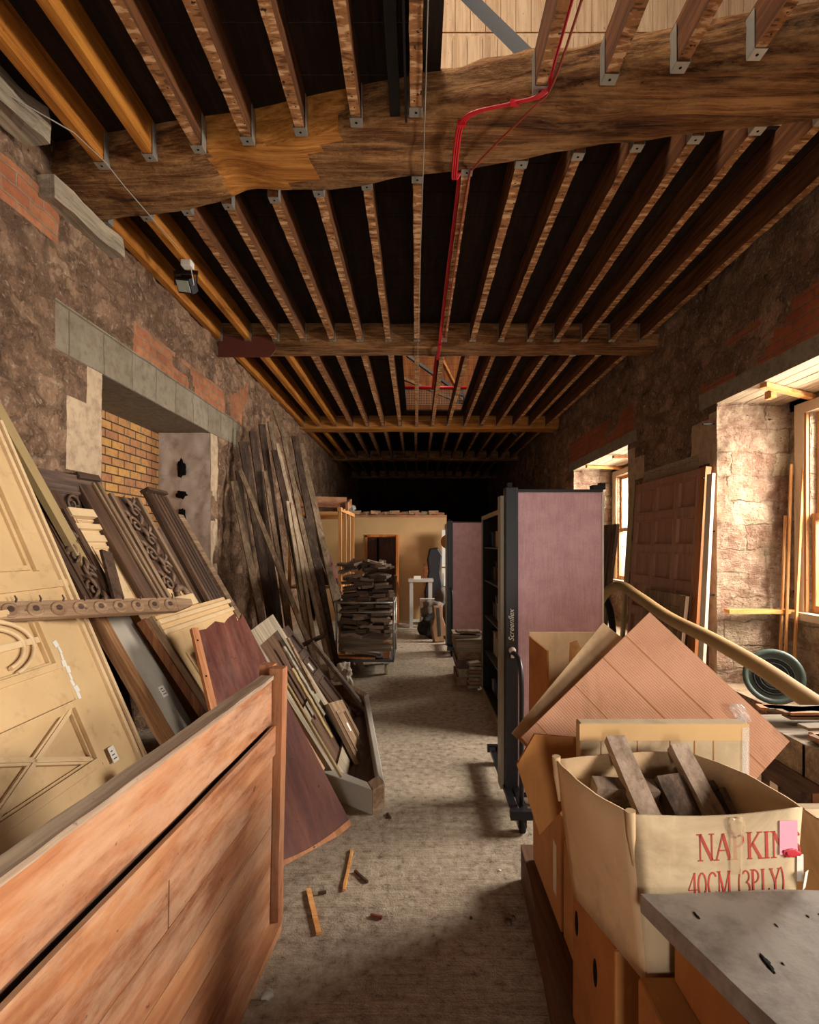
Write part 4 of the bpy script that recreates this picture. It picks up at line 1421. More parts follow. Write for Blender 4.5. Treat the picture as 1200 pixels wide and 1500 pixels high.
for k, (x, y, z, L_, rz, ry, lab) in enumerate(((-.0, .12, .44, .70, .08, .08, 'long flat board in the trolley just beneath the offcuts'), (.0, .10, .36, .68, -.03, -.02, 'wide board lying under the topmost flat board in the trolley'),
                                          (-.06, .13, .28, .5, .2, .20, 'sloping board near the bottom of the trolley'), (-.12, .1, .215, .5, .0, .04, 'thin reddish slat on the trolley deck'))):
    tag(MB().obox((0, 0, 0), (L_, .16, .05 if k < 2 else .03)).obox((0, .25, 0), (L_ * .9, .2, .05)).build('flat_board', GREYWX if k < 3 else TAN_E, matrix=Matrix.Translation((TX + x, TY + y, z)) @ Euler((math.radians(35 if k < 2 else 0), ry, rz)).to_matrix().to_4x4()),
        lab, 'board', kind='thing')
tag(MB().obox((TX + .27, TY + .12, .31), (.09, .1, .22)).build('upright_block', TAN_E), 'upright orange wood block at the trolley corner', 'block', kind='thing')
tag(MB().obox((TX + .36, TY + .36, 1.12), (.03, .3, .26), (0, .1, .1)).build('upright_board', PLANK_D), 'dark upright board at the right end of the trolley heap', 'board', kind='thing')

# carved oval and timber rack behind the trolley
t = thing('carved_oval', 'reddish carved oval panel leaning behind the trolley', 'panel', matrix=frame(P(498, 890, 7.95), (.25, .9, 0), (-.55, .1, 1.2)))
MB().prism([(.22 + .22 * math.cos(a), .62 + .60 * math.sin(a)) for a in [k * PI / 16 for k in range(32)]], -.04, 0).build('rim', OAK_DK, t, bevel=.008)
MB().prism([(.22 + .17 * math.cos(a), .62 + .54 * math.sin(a)) for a in [k * PI / 16 for k in range(32)]], 0, .01).build('field', MAHOG, t)
cv = MB()
for k in range(6):
    scroll(cv, .22 + (.05 if k % 2 else -.05), .22 + k * .15, .07, 1.3, 1 if k % 2 else -1, .014, .014)
cv.build('carving', MAHOG, t)
t = thing('timber_rack', 'open orange timber rack with slim posts behind the trolley', 'rack', (-1.15, 8.2, 0))
for k, Y in enumerate((0, .55, 1.1, 1.65)):
    MB().box(-.025, .025, Y, Y + .05, 0, 2.16 - .0 * k).build('post', BATTEN_V, t)
MB().box(-.03, .03, -.05, 1.75, 2.16, 2.22).build('top_rail', BATTEN_V, t)
MB().box(-.78, -.03, .0, .05, 2.10, 2.16).box(-.78, -.03, 1.2, 1.25, 2.10, 2.16).build('cross_rail', BATTEN, t)
MB().box(-.78, -.74, .0, .05, 0, 2.16).build('post', BATTEN_V, t)
MB().box(-.78, -.74, 1.2, 1.25, 0, 2.16).build('post', BATTEN_V, t)
MB().box(-.78, .0, .02, 1.7, 1.0, 1.03).build('shelf', BATTEN, t)
tag(MB().bar((-1.9, 8.25, 2.31), (-1.1, 8.5, 2.31), .2, .16).build('timber_beam', PINE), 'thick orange timber resting on top of the rack', 'timber', kind='thing')
tag(MB().obox((-1.06, 8.55, 2.29), (.04, .5, .12), (.2, 0, 0)).build('short_plank', PINE_V), 'short plank end sticking up on the rack top', 'plank', kind='thing')
tag(MB().blob((-1.1, 9.3, 2.28), (.07, .1, .06), .3, 2, 3).build('plastic_bag', FILM), 'small pale plastic bag lying on the rack top', 'bag', kind='thing')
tag(MB().box(-1.75, -1.3, 8.5, 9.2, 1.03, 1.3).build('crate', PLANK_D), 'dark crate on the shelf of the orange timber rack', 'crate', kind='thing')

# ------------------------------------------------------------------ far partition with door
YP = 11.9
pt = MB()
dx0, dx1 = P(535, 0, YP).x, P(583, 0, YP).x
pt.box(-2.2, dx0, YP, YP + .1, 0, 2.26).box(dx1, .66, YP, YP + .1, 0, 2.26).box(dx0, dx1, YP, YP + .1, 1.86, 2.26)
struct('wall_partition', pt, PARTW)
t = thing('partition_door', 'dark door in an orange frame in the far cream partition', 'door', (dx0, YP, 0))
MB().box(.05, dx1 - dx0 - .05, .03, .07, 0, 1.82).build('leaf', DOORD, t)
MB().box(.25, .30, .028, .031, 0, 1.82).build('centre_strip', HOLE, t)
MB().box(0, .05, -.02, .1, 0, 1.86).box(dx1 - dx0 - .05, dx1 - dx0, -.02, .1, 0, 1.86).box(0, dx1 - dx0, -.02, .1, 1.82, 1.88).build('frame', DOORO, t)
MB().tube([(.1, .02, .95), (.1, -.02, .95), (.16, -.02, .95)], .01, 6).build('handle', GALV, t)
t = thing('ajar_timber_leaf', 'orange door standing open beside the dark doorway in the partition', 'door', (dx1 + .03, YP - .62, 0))
MB().box(-.045, 0, 0, .6, .01, 1.86).build('leaf', DOORO, t)
MB().tube([(-.045, .06, .95), (-.10, .06, .95), (-.10, .15, .95)], .01, 6).build('handle', GALV, t)
tag(MB().box(-2.2, .66, YP - .05, YP + .15, 2.26, 2.30).build('shelf_board', PINE), 'orange shelf board capping the far cream partition', 'shelf', kind='thing')
for k in range(16):
    x = -1.6 + k * .14
    tag(MB().obox((x, YP + .05, 2.335 + .012 * (k % 3)), (.22, .12, .05 + .015 * (k % 3)), (0, rng.uniform(-.06, .06), rng.uniform(-.4, .4))).build('wood_scrap', (PINE, GREYWX, OAK_GRX)[k % 3]),
        'scrap of wood lying on the shelf board above the far partition', 'scrap', 'wood scraps on the partition shelf', 'thing')
struct('trim_21', MB().box(.66, 1.6, YP + .02, YP + .12, 0, 2.0), PARTW)
struct('trim_22', MB().box(.64, 1.6, YP - .02, YP + .14, 2.0, 2.1), DOORO)

# back right clutter
t = thing('grey_trestle', 'grey painted trestle table in front of the far partition', 'table', (.1, 10.9, 0))
MB().box(-.26, .24, -.1, .35, .92, .97).build('top', GREYP, t)
for X in (-.2, .18):
    for Y in (-.05, .3):
        MB().box(X - .035, X + .035, Y - .03, Y + .03, 0, .92).build('leg', GREYP, t)
MB().box(-.23, .21, -.03, 0, .12, .17).box(-.23, -.17, -.02, .27, .12, .17).build('stretcher', GREYP, t)
t = thing('white_stool', 'white step stool tucked under the grey trestle table', 'stool', (.27, 10.45, 0))
MB().box(-.2, .22, -.13, .15, .58, .62).build('seat', WHITE_PL, t)
for X in (-.17, .19):
    MB().bar((X - .02, -.1, 0), (X, -.06, .58), .04, .03).bar((X - .02, .14, 0), (X, .1, .58), .04, .03).build('leg', WHITE_PL, t)
tag(MB().obox((.02, 10.95, 1.0), (.14, .1, .06)).build('white_box', WHITE_PL), 'small white box on the grey trestle top', 'box', kind='thing')
t = thing('black_case', 'tall black instrument case leaning by the far partition', 'case', (.37, 11.4, 0))
MB().prism([(-.17, 0), (.17, 0), (.19, .7), (.13, 1.1), (.17, 1.45), (.08, 1.6), (-.1, 1.58), (-.15, 1.35), (-.12, 1.1), (-.2, .7)], -.1, .1, 1).build('body', BLACK, t, bevel=.03)
tag(MB().box(.15, .3, 11.65, 11.7, 0, 1.25).build('brown_board', TAN_E), 'brown board standing behind the black instrument case', 'board', kind='thing')
t = thing('notice_board', 'white notice board with small dark label hanging beyond the sacks', 'board', (.76, 11.5, .55))
MB().box(-.22, .22, 0, .04, 0, 1.42).build('board', WHITE_PL, t)
MB().box(-.05, .13, -.004, 0, 1.20, 1.26).build('label', plain('violet_ink', '#3a2f6a'), t)
MB().box(-.2, -.19, -.006, 0, .1, .5).box(-.22, .22, -.006, 0, .62, .64).build('strip', BLACK, t)
t = thing('brass_horn', 'brass horn with dark tube hung at the notice board', 'horn', (.66, 11.3, 1.72))
MB().lathe((0, 0, 0), (-.35, -1, -.1), [(.02, -.2), (.03, -.08), (.06, -.02), (.15, .04), (.14, .045), (.05, -.0)], 20).build('bell', BRASS, t)
MB().tube([(.02, .06, .0), (.12, .1, .03), (.28, .1, .0)], .05, 10).build('tube', BLACKR, t)
for k, (x, y, z, r, lab) in enumerate((((.32), 10.0, .45, (.22, .2, .2), 'grey sack slumped on top of the dark sack pile'), (.52, 10.2, .62, (.2, .2, .26), 'tall brown sack behind the pile'),
                                        (.28, 9.7, .2, (.24, .2, .2), 'black bag at the foot of the sack pile'), (.62, 9.8, .3, (.2, .22, .3), 'dark brown bag beside the far pink screen'))):
    tag(MB().blob((x, y, z), r, .28, k + 2, 4).build('sack', SACK if k != 2 else BLACKR, smooth=True), lab, 'sack', 'sacks heaped near the far partition', 'thing')
t = thing('brown_case', 'brown wooden instrument case leaning against the sacks', 'case', matrix=frame((.30, 9.22, .01), (.8, .25, 0), (.22, .25, .9)))
MB().prism([(0, 0), (.2, 0), (.24, .25), (.19, .42), (.2, .62), (.02, .62), (.03, .42), (-.03, .25)], -.08, 0).build('body', wood('case_brown', '#5a3d26', '#7d5a3c', '#96734f', 1, .5), t, bevel=.02)
MB().box(.08, .13, .1, .58, 0, .006).build('strap', BLACKR, t)
tag(MB().bar((.62, 9.0, .015), (.76, 9.3, .62), .02, .02).build('white_stick', WHITE_PL), 'slim white stick leaning beside the brown case', 'stick', kind='thing')

# ------------------------------------------------------------------ pink folding screens, cupboard, wood stack


def text_mesh(s, size, mat, name, parent, M, shear=0.0, ext=.0008):
    cu = bpy.data.curves.new(name, 'FONT')
    cu.body, cu.size, cu.extrude, cu.shear = s, size, ext, shear
    o = bpy.data.objects.new(name, cu)
    COL.objects.link(o)
    bpy.context.view_layer.update()
    me = bpy.data.meshes.new_from_object(o.evaluated_get(bpy.context.evaluated_depsgraph_get()))
    bpy.data.objects.remove(o)
    me.materials.clear()
    me.materials.append(mat)
    n = bpy.data.objects.new(name, me)
    COL.objects.link(n)
    n.parent = parent
    n.matrix_local = M
    return n


def screen(x0, y, lab, pw=.54, near=True):
    t = thing('folding_screen', lab, 'screen', (x0, y, 0))
    MB().box(-.075, 0, -.05, .05, .07, 2.03).build('end_post', BLACK, t, bevel=.004)
    MB().box(-.10, -.078, .0, .12, .10, 1.98).build('edge_strip', OLIVE, t)
    MB().box(.006, pw, -.028, .012, .09, 2.0).build('fabric_panel', PINK, t, bevel=.004)
    MB().box(0, pw + .005, -.032, .016, 2.0, 2.018).build('top_edge', BLACK, t)
    MB().box(0, pw + .005, -.03, .014, .06, .09).build('bottom_edge', BLACK, t)
    MB().box(pw, pw + .012, -.03, .014, .07, 2.0).build('end_trim', TRIMW, t)
    MB().box(pw - .06, pw + .02, -.04, .03, 2.018, 2.045).box(pw - .01, pw + .02, -.04, .03, 2.04, 2.06).box(-.06, -.03, -.03, .0, 2.03, 2.06).build('hinge', BLACKR, t)
    # second leaf folded behind
    MB().box(.02, pw, .05, .09, .09, 2.0).build('fabric_panel', PINK, t)
    MB().box(.0, .02, .046, .094, .07, 2.01).build('side_edge', BLACK, t)
    MB().box(pw, pw + .02, .046, .094, .07, 2.01).build('side_edge', BLACK, t)
    # foot running towards and away, with castors
    fo = MB().box(-.085, -.045, -.36, .66, .10, .13).box(-.03, .01, -.36, .66, .10, .13).box(-.10, .03, -.38, -.34, .09, .14).box(-.10, .03, .64, .68, .09, .14)
    fo.build('foot', BLACK, t)
    for Y in (-.34, .64):
        c = MB().box(-.055, -.049, Y - .03, Y + .03, .04, .11).box(-.012, -.006, Y - .03, Y + .03, .04, .11).box(-.06, 0, Y - .03, Y + .03, .098, .11).build('castor', BLACK, t)
        MB().lathe((-.046, Y, .05), (1, 0, 0), [(.012, 0), (.045, .001), (.05, .008), (.05, .026), (.045, .033), (.012, .034)], 18).build('wheel', BLACKR, c)
    for s, yy in ((-1, -.28), (1, .56)):
        pts = smooth([(-.035, s * .05, .985), (-.03, s * .14, .99), (-.025, yy * .85, .97), (-.02, yy, .86), (-.02, yy, .6), (-.02, yy, .12)], 5)
        MB().tube(pts, .015, 8).build('handle', BLACK, t)
    if near:
        MB().lathe((-.035, -.055, 1.0), (0, -1, 0), [(.022, 0), (.022, .012), (.012, .02), (.012, .035)], 14).box(-.045, -.025, -.075, -.058, .955, .99).build('latch', TRIMW, t)
        M = Matrix.Translation((-.024, -.0505, 1.055)) @ Euler((PI / 2, -PI / 2, 0)).to_matrix().to_4x4()
        text_mesh('Screenflex', .048, WHITE_PL, 'lettering', t, M, .35)
    return t


screen(.64, 3.50, 'pink fabric folding screen on black castors standing nearest the camera')
screen(.555, 8.45, 'far pink fabric folding screen standing beyond the low wood stack', .56, False)

t = thing('metal_cupboard', 'tall olive edged metal cupboard open towards the aisle behind the near pink screen', 'cupboard', (.76, 4.72, 0))
CW, CD, CH = 1.55, .45, 1.985
MB().box(0, CD, 0, .02, .04, CH).box(0, CD, CW - .02, CW, .04, CH).box(CD - .015, CD, .02, CW - .02, .04, CH).box(0, CD, 0, CW, 0.0, .04).box(0, CD, 0, CW, CH - .02, CH).build('carcass', CUPB, t)
MB().box(-.012, .0, 0, .05, 0, CH).box(-.012, 0, CW - .05, CW, 0, CH).box(-.012, 0, .05, CW - .05, CH - .045, CH).box(-.012, 0, .05, CW - .05, 0, .05).build('front_frame', OLIVE, t)
for z in (.45, .85, 1.25, 1.62):
    MB().box(.02, CD - .02, .02, CW - .02, z, z + .015).build('shelf', STEEL, t)
rg = random.Random(5)
for z in (.04, .465, .865, 1.265, 1.635):
    y = 4.80
    while y < 6.1:
        w_ = rg.uniform(.1, .2)
        h_ = rg.uniform(.1, .24)
        mt = rg.choice([BLUEP, GREYP, BLACKR, OAK_DK, KRAFT_D, WHITE_PL, BLACKR])
        lab = 'small %s box on the %s cupboard shelf' % ({'blue_plastic': 'blue', 'grey_paint': 'grey', 'black_rubber': 'black', 'dark_oak': 'brown', 'kraft_brown': 'cardboard', 'white_plastic': 'white'}[mt.name],
                                                                     {.04: 'bottom', .465: 'lowest raised', .865: 'middle', 1.265: 'upper', 1.635: 'top'}[z])
        n_ = 'storage_box'
        o = MB().box(.85, 1.1, y, y + w_ * .9, z + .001, z + h_).box(.845, 1.105, y - .003, y + w_ * .9 + .003, z + h_, z + h_ + .015)
        tag(o.build(n_, mt, bevel=.004), lab, 'box', lab + 'es', 'thing')
        y += w_ + .02

t = thing('wooden_box', 'long brown wooden box topping the low stack before the far pink screen', 'box', (.47, 6.42, 0))
MB().box(0, .34, 0, .75, .40, .405).box(0, .012, 0, .75, .405, .53).box(.328, .34, 0, .75, .405, .53).box(.012, .328, 0, .012, .405, .53).box(.012, .328, .738, .75, .405, .53).build('body', GREYWX, t)
MB().box(-.01, .35, -.01, .76, .53, .55).build('lid', GREYWX, t)
for k, (x0_, x1_, z0_, z1_, y) in enumerate(((.48, .8, .0, .1, 6.45), (.5, .82, .102, .2, 6.43), (.47, .80, .202, .3, 6.46), (.49, .8, .302, .398, 6.44))):
    tag(MB().box(x0_, x1_, y, y + .6, z0_ + .002, z1_).build('crate_board', (OAK_GR, GREYW, OAK_DK, OAK_GR)[k]), '%s thick board from the floor in the low stack by the cupboard' % ORD[k], 'board', 'boards in the low stack', 'thing')
for k in range(7):
    tag(MB().obox((.66 + .012 * (k % 3), 6.33 - .01 * k, .035 + .045 * k), (.14, .16, .035), (0, 0, .2 * math.sin(k * 2.3))).build('slab', (GREYWX, OAK_GRX, OFFC[2])[k % 3]), '%s small slab from the floor in the short pile before the low stack' % ORD[k], 'slab', 'slabs before the low stack', 'thing')
for k, (x, y, z, rz) in enumerate(((.58, 6.55, .57, .3), (.68, 6.7, .585, -.2), (.62, 6.6, .615, .1))):
    tag(MB().obox((x, y, z), (.28, .14, .028), (0, .03, rz)).rough(.08, .008, k, 12).build('broken_slab', (GREYWX, OFFC[2], OFFC[1])[k]), ('lowest', 'middle', 'topmost')[k] + ' broken pale slab lying on the long wooden box', 'slab', kind='thing')


# ------------------------------------------------------------------ right foreground: cartons
def G(x, y):
    """floor point under a photo pixel"""
    d = CAMZ * F / (y - PY)
    return Vector(((x - PX) / F * d, d, 0))


t = thing('floor_beam', 'heavy dark brown timber beam lying along the floor below the cartons', 'beam', (0, 0, 0))
MB().hexa([(.40, .7, 0), (.56, .7, 0), (.645, 2.72, 0), (.52, 2.72, 0), (.40, .7, .172), (.56, .7, .172), (.645, 2.72, .172), (.52, 2.72, .172)]).rough(.12, .006, 4, 5).build('timber', BEAMF, t)
t = thing('support_beam', 'second timber beam under the far side of the cartons', 'beam', (0, 0, 0))
MB().box(.84, .98, .7, 2.7, 0, .172).build('timber', BEAMF, t)


def carton(name, lab, x0, x1, y0, y1, z0, z1, m, holes=(), rz=0.0):
    t = thing(name, lab, 'carton', (x0, y0, z0))
    w_, d_, h_ = x1 - x0, y1 - y0, z1 - z0
    MB().box(0, w_, 0, d_, 0, h_).build('body', m, t, bevel=.006)
    MB().box(.004, w_ - .004, .004, d_ / 2 - .002, h_, h_ + .003).box(.004, w_ - .004, d_ / 2 + .002, d_ - .004, h_, h_ + .003).build('flap', m, t)
    MB().box(-.0008, w_, d_ / 2 - .025, d_ / 2 + .025, h_ + .003, h_ + .0036).build('packing_tape', TAPE, t)
    for (y, z) in holes:
        MB().prism([(y - y0 + .016 * math.cos(a), z - z0 + .038 * math.sin(a)) for a in [k * PI / 8 for k in range(16)]], -.0012, .0, 0).build('hand_hole', HOLE, t)
    return t


carton('carton', 'orange-brown carton with two hand holes under the napkin carton', .495, .90, 1.36, 1.73, .175, .655, KRAFT_D, ((1.685, .50), (1.51, .485)))
carton('carton', 'brown carton nearest the camera, beneath the weathered board', .50, .92, .84, 1.235, .175, .69, KRAFT_D)
carton('carton', 'upper reddish carton directly carrying the weathered board', .575, 1.02, .80, 1.22, .695, .838, KRAFT_D)
carton('carton', 'tan carton with pale tape on the floor beam behind the hand hole carton', .56, 1.0, 1.76, 2.08, .175, .545, KRAFT_P)
carton('carton', 'tan carton at the far end of the floor beam by the screen castor', .555, 1.02, 2.10, 2.6, .175, .62, KRAFT_P)
MB().box(-.0015, 0, .06, .11, .10, .30).build('paper_tag', PAPER, bpy.data.objects['carton.004'])
carton('carton', 'pale carton just right of the napkin carton, closed and taped', 1.13, 1.6, 1.50, 1.63, .50, .895, KRAFT_B)
carton('carton', 'lower carton under the pale taped one', 1.12, 1.6, 1.46, 1.90, .0, .495, KRAFT_D)

# open napkin carton
RIM = [(.396, 1.545, 1.062), (.49, 1.25, 1.052), (.89, 1.262, 1.062), (.79, 1.59, 1.066)]
BOT = [(.45, 1.56, .668), (.53, 1.25, .662), (.86, 1.262, .662), (.80, 1.58, .664)]
t = thing('napkin_carton', 'open beige napkin carton with red print, full of dark wood offcuts', 'carton', (.65, 1.4, .66))
o0 = Vector((.65, 1.4, .66))
bow = (.02, .0, .03, -.015)
for i in range(4):
    a, b, c, d = Vector(RIM[i]), Vector(RIM[(i + 1) % 4]), Vector(BOT[(i + 1) % 4]), Vector(BOT[i])
    mb = MB()
    nrm = (b - a).cross(Vector((0, 0, -1))).normalized()
    rows = []
    N_ = 12
    for j in range(7):
        s = j / 6
        row = []
        for k in range(N_ + 1):
            u = k / N_
            p = a.lerp(b, u).lerp(d.lerp(c, u), s)
            bo = math.sin(PI * u) * bow[i] * (1 - s)
            sag = (.012 * math.sin(PI * u) if i == 1 else .004 * noise.noise(Vector((u * 5, i, 0)))) * (1 - s) ** 2
            row.append(p - nrm * bo * (1 if i != 3 else -1) - Vector((0, 0, sag)) - o0)
        rows.append(row)
    for th in (0, .006):
        pass
    V = [[mb.b.verts.new(p) for p in row] for row in rows]
    for j in range(6):
        for k in range(N_):
            mb.b.faces.new((V[j][k], V[j][k + 1], V[j + 1][k + 1], V[j + 1][k])).smooth = True
    o = mb.build('side', KRAFT_B if i == 1 else KRAFT_T, t)
    sm = o.modifiers.new('thick', 'SOLIDIFY')
    sm.thickness = .006
    sm.offset = 0
MB().hexa([Vector(p) - o0 for p in BOT] + [Vector(p) - o0 + Vector((0, 0, .006)) for p in BOT]).build('base', KRAFT_T, t)
for p, sd in ((RIM[0], 1), (RIM[1], 2)):
    q_ = Vector(p) - o0
    MB().tube([q_ + Vector((0, 0, .008)), q_ + Vector((.004, .004, -.05)), q_ + Vector((.01, .004, -.12))], [.012, .01, .004], 8).build('torn_corner', KRAFT_T, t)

GL = {
    'N': (.86, [((.14, 0), (.14, 1), .07), ((.72, 0), (.72, 1), .07), ((.14, 1), (.72, 0), .15)], [(.14, 0), (.1, 1), (.72, 1)]),
    'A': (.86, [((.08, 0), (.42, 1), .07), ((.42, 1), (.76, 0), .15), ((.2, .36), (.62, .36), .06)], [(.08, 0), (.76, 0)]),
    'P': (.72, [((.16, 0), (.16, 1), .14), ('arc', (.22, .74), .34, .26, -PI / 2, PI / 2, .1)], [(.16, 0), (.12, 1)]),
    'K': (.84, [((.16, 0), (.16, 1), .14), ((.2, .44), (.66, 1), .07), ((.32, .58), (.72, 0), .14)], [(.16, 0), (.16, 1), (.68, 1), (.72, 0)]),
    'I': (.40, [((.18, 0), (.18, 1), .14)], [(.18, 0), (.18, 1)]),
    'S': (.66, [('arc', (.32, .75), .24, .23, .3, PI * 1.5, .1), ('arc', (.32, .26), .26, .25, -PI + .3, PI * .5, .11)], []),
    '4': (.70, [((.5, 0), (.5, 1), .13), ((.5, 1), (.06, .32), .07), ((.06, .3), (.66, .3), .08)], [(.5, 0)]),
    '0': (.72, [('arc', (.34, .5), .28, .48, 0, 2 * PI, .11)], []),
    'C': (.72, [('arc', (.38, .5), .32, .48, .7, 2 * PI - .7, .11)], []),
    'M': (1.0, [((.12, 0), (.12, 1), .07), ((.12, 1), (.47, .1), .13), ((.47, .1), (.84, 1), .07), ((.84, 0), (.84, 1), .14)], [(.12, 0), (.84, 0), (.1, 1), (.86, 1)]),
    '(': (.36, [('arc', (.5, .45), .36, .72, PI * .68, PI * 1.32, .09)], []),
    ')': (.36, [('arc', (-.16, .45), .36, .72, -PI * .32, PI * .32, .09)], []),
    '3': (.64, [('arc', (.28, .75), .24, .23, -PI * .45, PI * .85, .1), ('arc', (.28, .26), .28, .25, -PI * .85, PI * .48, .11)], []),
    'L': (.68, [((.16, 0), (.16, 1), .14), ((.16, .03), (.6, .03), .07), ((.6, .03), (.6, .22), .06)], [(.16, 0), (.16, 1)]),
    'Y': (.76, [((.06, 1), (.36, .46), .14), ((.68, 1), (.36, .46), .07), ((.36, 0), (.36, .48), .14)], [(.36, 0), (.08, 1), (.68, 1)]),
    ' ': (.4, [], []),
}


def lettering(s, M, h, parent, squash=.78):
    mb = MB()
    x = 0
    for ch in s:
        wd, st_, ser = GL[ch]
        for q in st_:
            if q[0] == 'arc':
                _, c, rx, ry, a0, a1, w_ = q
                pts = [(c[0] + rx * math.cos(a0 + (a1 - a0) * k / 14), c[1] + ry * math.sin(a0 + (a1 - a0) * k / 14)) for k in range(15)]
                seg = list(zip(pts, pts[1:]))
            else:
                seg, w_ = [(q[0], q[1])], q[2]
            for a, b in seg:
                A, B = Vector(((x + a[0] * squash) * h, a[1] * h, 0)), Vector(((x + b[0] * squash) * h, b[1] * h, 0))
                d = (B - A).normalized() * .004 * h
                mb.bar(A - d, B + d, w_ * h * squash, .0008)
        for a in ser:
            A = Vector(((x + a[0] * squash) * h, a[1] * h, 0))
            mb.obox(A, (.26 * h * squash, .045 * h, .0008))
        x += wd * squash
    o = mb.build('lettering', PRINT, parent)
    o.matrix_local = M
    return o, x * h


fm = frame(Vector((.645, 1.2546, .944)) - o0, (.40, .012, .0), (0, 0, 1)) @ Matrix.Translation((0, 0, .0034))
lettering('NAPKINS', fm @ Matrix.Rotation(math.radians(1.5), 4, 'Z'), .060, t)
lettering('40CM (3PLY)', fm @ Matrix.Translation((-.022, -.084, 0)) @ Matrix.Rotation(math.radians(2), 4, 'Z'), .056, t, .58)
sk = MB().box(.19, .232, .012, .09, .001, .0022).build('pink_sticker', STICK, t)
sk.matrix_local = fm
MB().blob((.218, .016, .003), (.020, .010, .0015), .4, 2, 3).build('red_seal', plain('seal', '#b52a36', .5), t).matrix_local = fm
tp = MB().box(.075, .103, -.03, .10, .0012, .0022)
tp.blob((.088, .078, .003), (.022, .024, .004), .5, 3, 3)
tp.build('clear_tape', FILM_T, t).matrix_local = fm
MB().box(.231, .246, -.05, .012, .001, .002).obox((.247, -.045, .006), (.014, .05, .0012), (.3, .5, .2)).build('white_tape', PAPER, t).matrix_local = fm

# wood in the napkin carton
NG = [(900, 1112, 985, 1200, 1.60, 1.30, 1.10, .94, .055, .03, 2, 'pale wood offcut sticking furthest up out of the napkin carton, at left'),
      (992, 1120, 1088, 1205, 1.58, 1.32, 1.085, .93, .05, .03, 2, 'pale edged wood offcut slanting through the middle of the napkin carton'),
      (975, 1140, 1050, 1210, 1.52, 1.33, 1.02, .90, .07, .04, 0, 'black wood block between the two pale offcuts in the napkin carton'),
      (870, 1138, 960, 1150, 1.50, 1.50, 1.0, .99, .05, .04, 1, 'brown offcut lying across the back left of the napkin carton'),
      (1030, 1145, 1120, 1195, 1.52, 1.36, 1.0, .90, .06, .03, 0, 'dark offcut right of the slanting pale one in the napkin carton'),
      (1060, 1150, 1110, 1190, 1.50, 1.40, 1.0, .92, .05, .03, 1, 'brown offcut deepest right in the napkin carton'),
      (860, 1150, 930, 1200, 1.50, 1.38, .96, .90, .06, .03, 1, 'dusty offcut low at the left side of the napkin carton'),
      (960, 1170, 1010, 1205, 1.44, 1.34, .95, .9, .03, .02, 2, 'thin strip between black block and pale offcut in the napkin carton'),
      (1020, 1140, 1090, 1142, 1.56, 1.54, .99, .99, .04, .03, 0, 'black bar along the back wall of the napkin carton')]
for (xa, ya, xb_, yb_, da, db, za, zb, w_, t_, mi, lab) in NG:
    a, b = P(xa, ya, da), P(xb_, yb_, db)
    a.z, b.z = za, zb
    b.y = max(b.y, 1.30)
    if zb < za - .05:
        b = b + Vector((0, 0, -.05))
    tag(MB().bar(a, b, w_, t_, (0, -.3, 1)).rough(.06, .002, mi, 20).build('wood_offcut', OFFC[mi]), lab, 'offcut', 'offcuts in the napkin carton', 'thing')
for k in range(6):
    x, y = .58 + .045 * k, 1.40 + .02 * (k % 4)
    tag(MB().obox((x, y, .69 + .03 * (k % 3)), (.06, .17, .03), (.1, .1 * (k % 2), .3 * math.sin(k * 3))).obox((x, y + .02, .80 + .02 * (k % 3)), (.07, .16, .035), (.2, .1, .4 * math.sin(k * 5))).build('wood_offcut', OFFC[k % 2]),
        'dark offcut buried deep in the napkin carton', 'offcut', 'offcuts buried in the napkin carton', 'thing')

# beige flat carton standing behind it
t = thing('flat_carton', 'beige flat carton with tape standing upright behind the napkin carton', 'carton', (.492, 1.64, .66))
MB().box(0, .505, 0, .045, 0, .472).build('body', KRAFT_B, t, bevel=.004)
cr = MB()
for x in (.063, .172, .270, .343, .40):
    cr.box(x, x + .003, -.0015, 0, .01, .468)
cr.build('crease', KRAFT_P, t)
MB().box(-.002, .507, -.0018, 0, .42, .470).build('packing_tape', TAPE, t)
MB().box(.485, .506, -.004, -.002, .2, .46).build('clear_tape', FILM, t)

# big corrugated cartons, folded flat and tilted on a corner


def tilted(name, lab, L_, T_, R_, th, m, creases=(), push=0.0):
    L_, T_, R_ = Vector(L_), Vector(T_), Vector(R_)
    B_ = R_ + L_ - T_
    M = frame(B_, T_ - L_, T_ - R_)
    U, Vv = (T_ - L_).length, (T_ - R_).length
    t = thing(name, lab, 'carton', matrix=M)
    n = 3
    for k in range(n):
        a, b = -th * (k + 1) / n, -th * k / n - .0015
        MB().box(.0 + .004 * k, U - .003 * k, .003 * k, Vv - .004 * k, a, b).build('layer', m, t, bevel=.002)
    if creases:
        c = MB()
        for q in creases:
            c.box(U * q, U * q + .003, .0, Vv, -.0014, -.0006)
        c.build('crease', KRAFT_D, t)
    return t, U, Vv


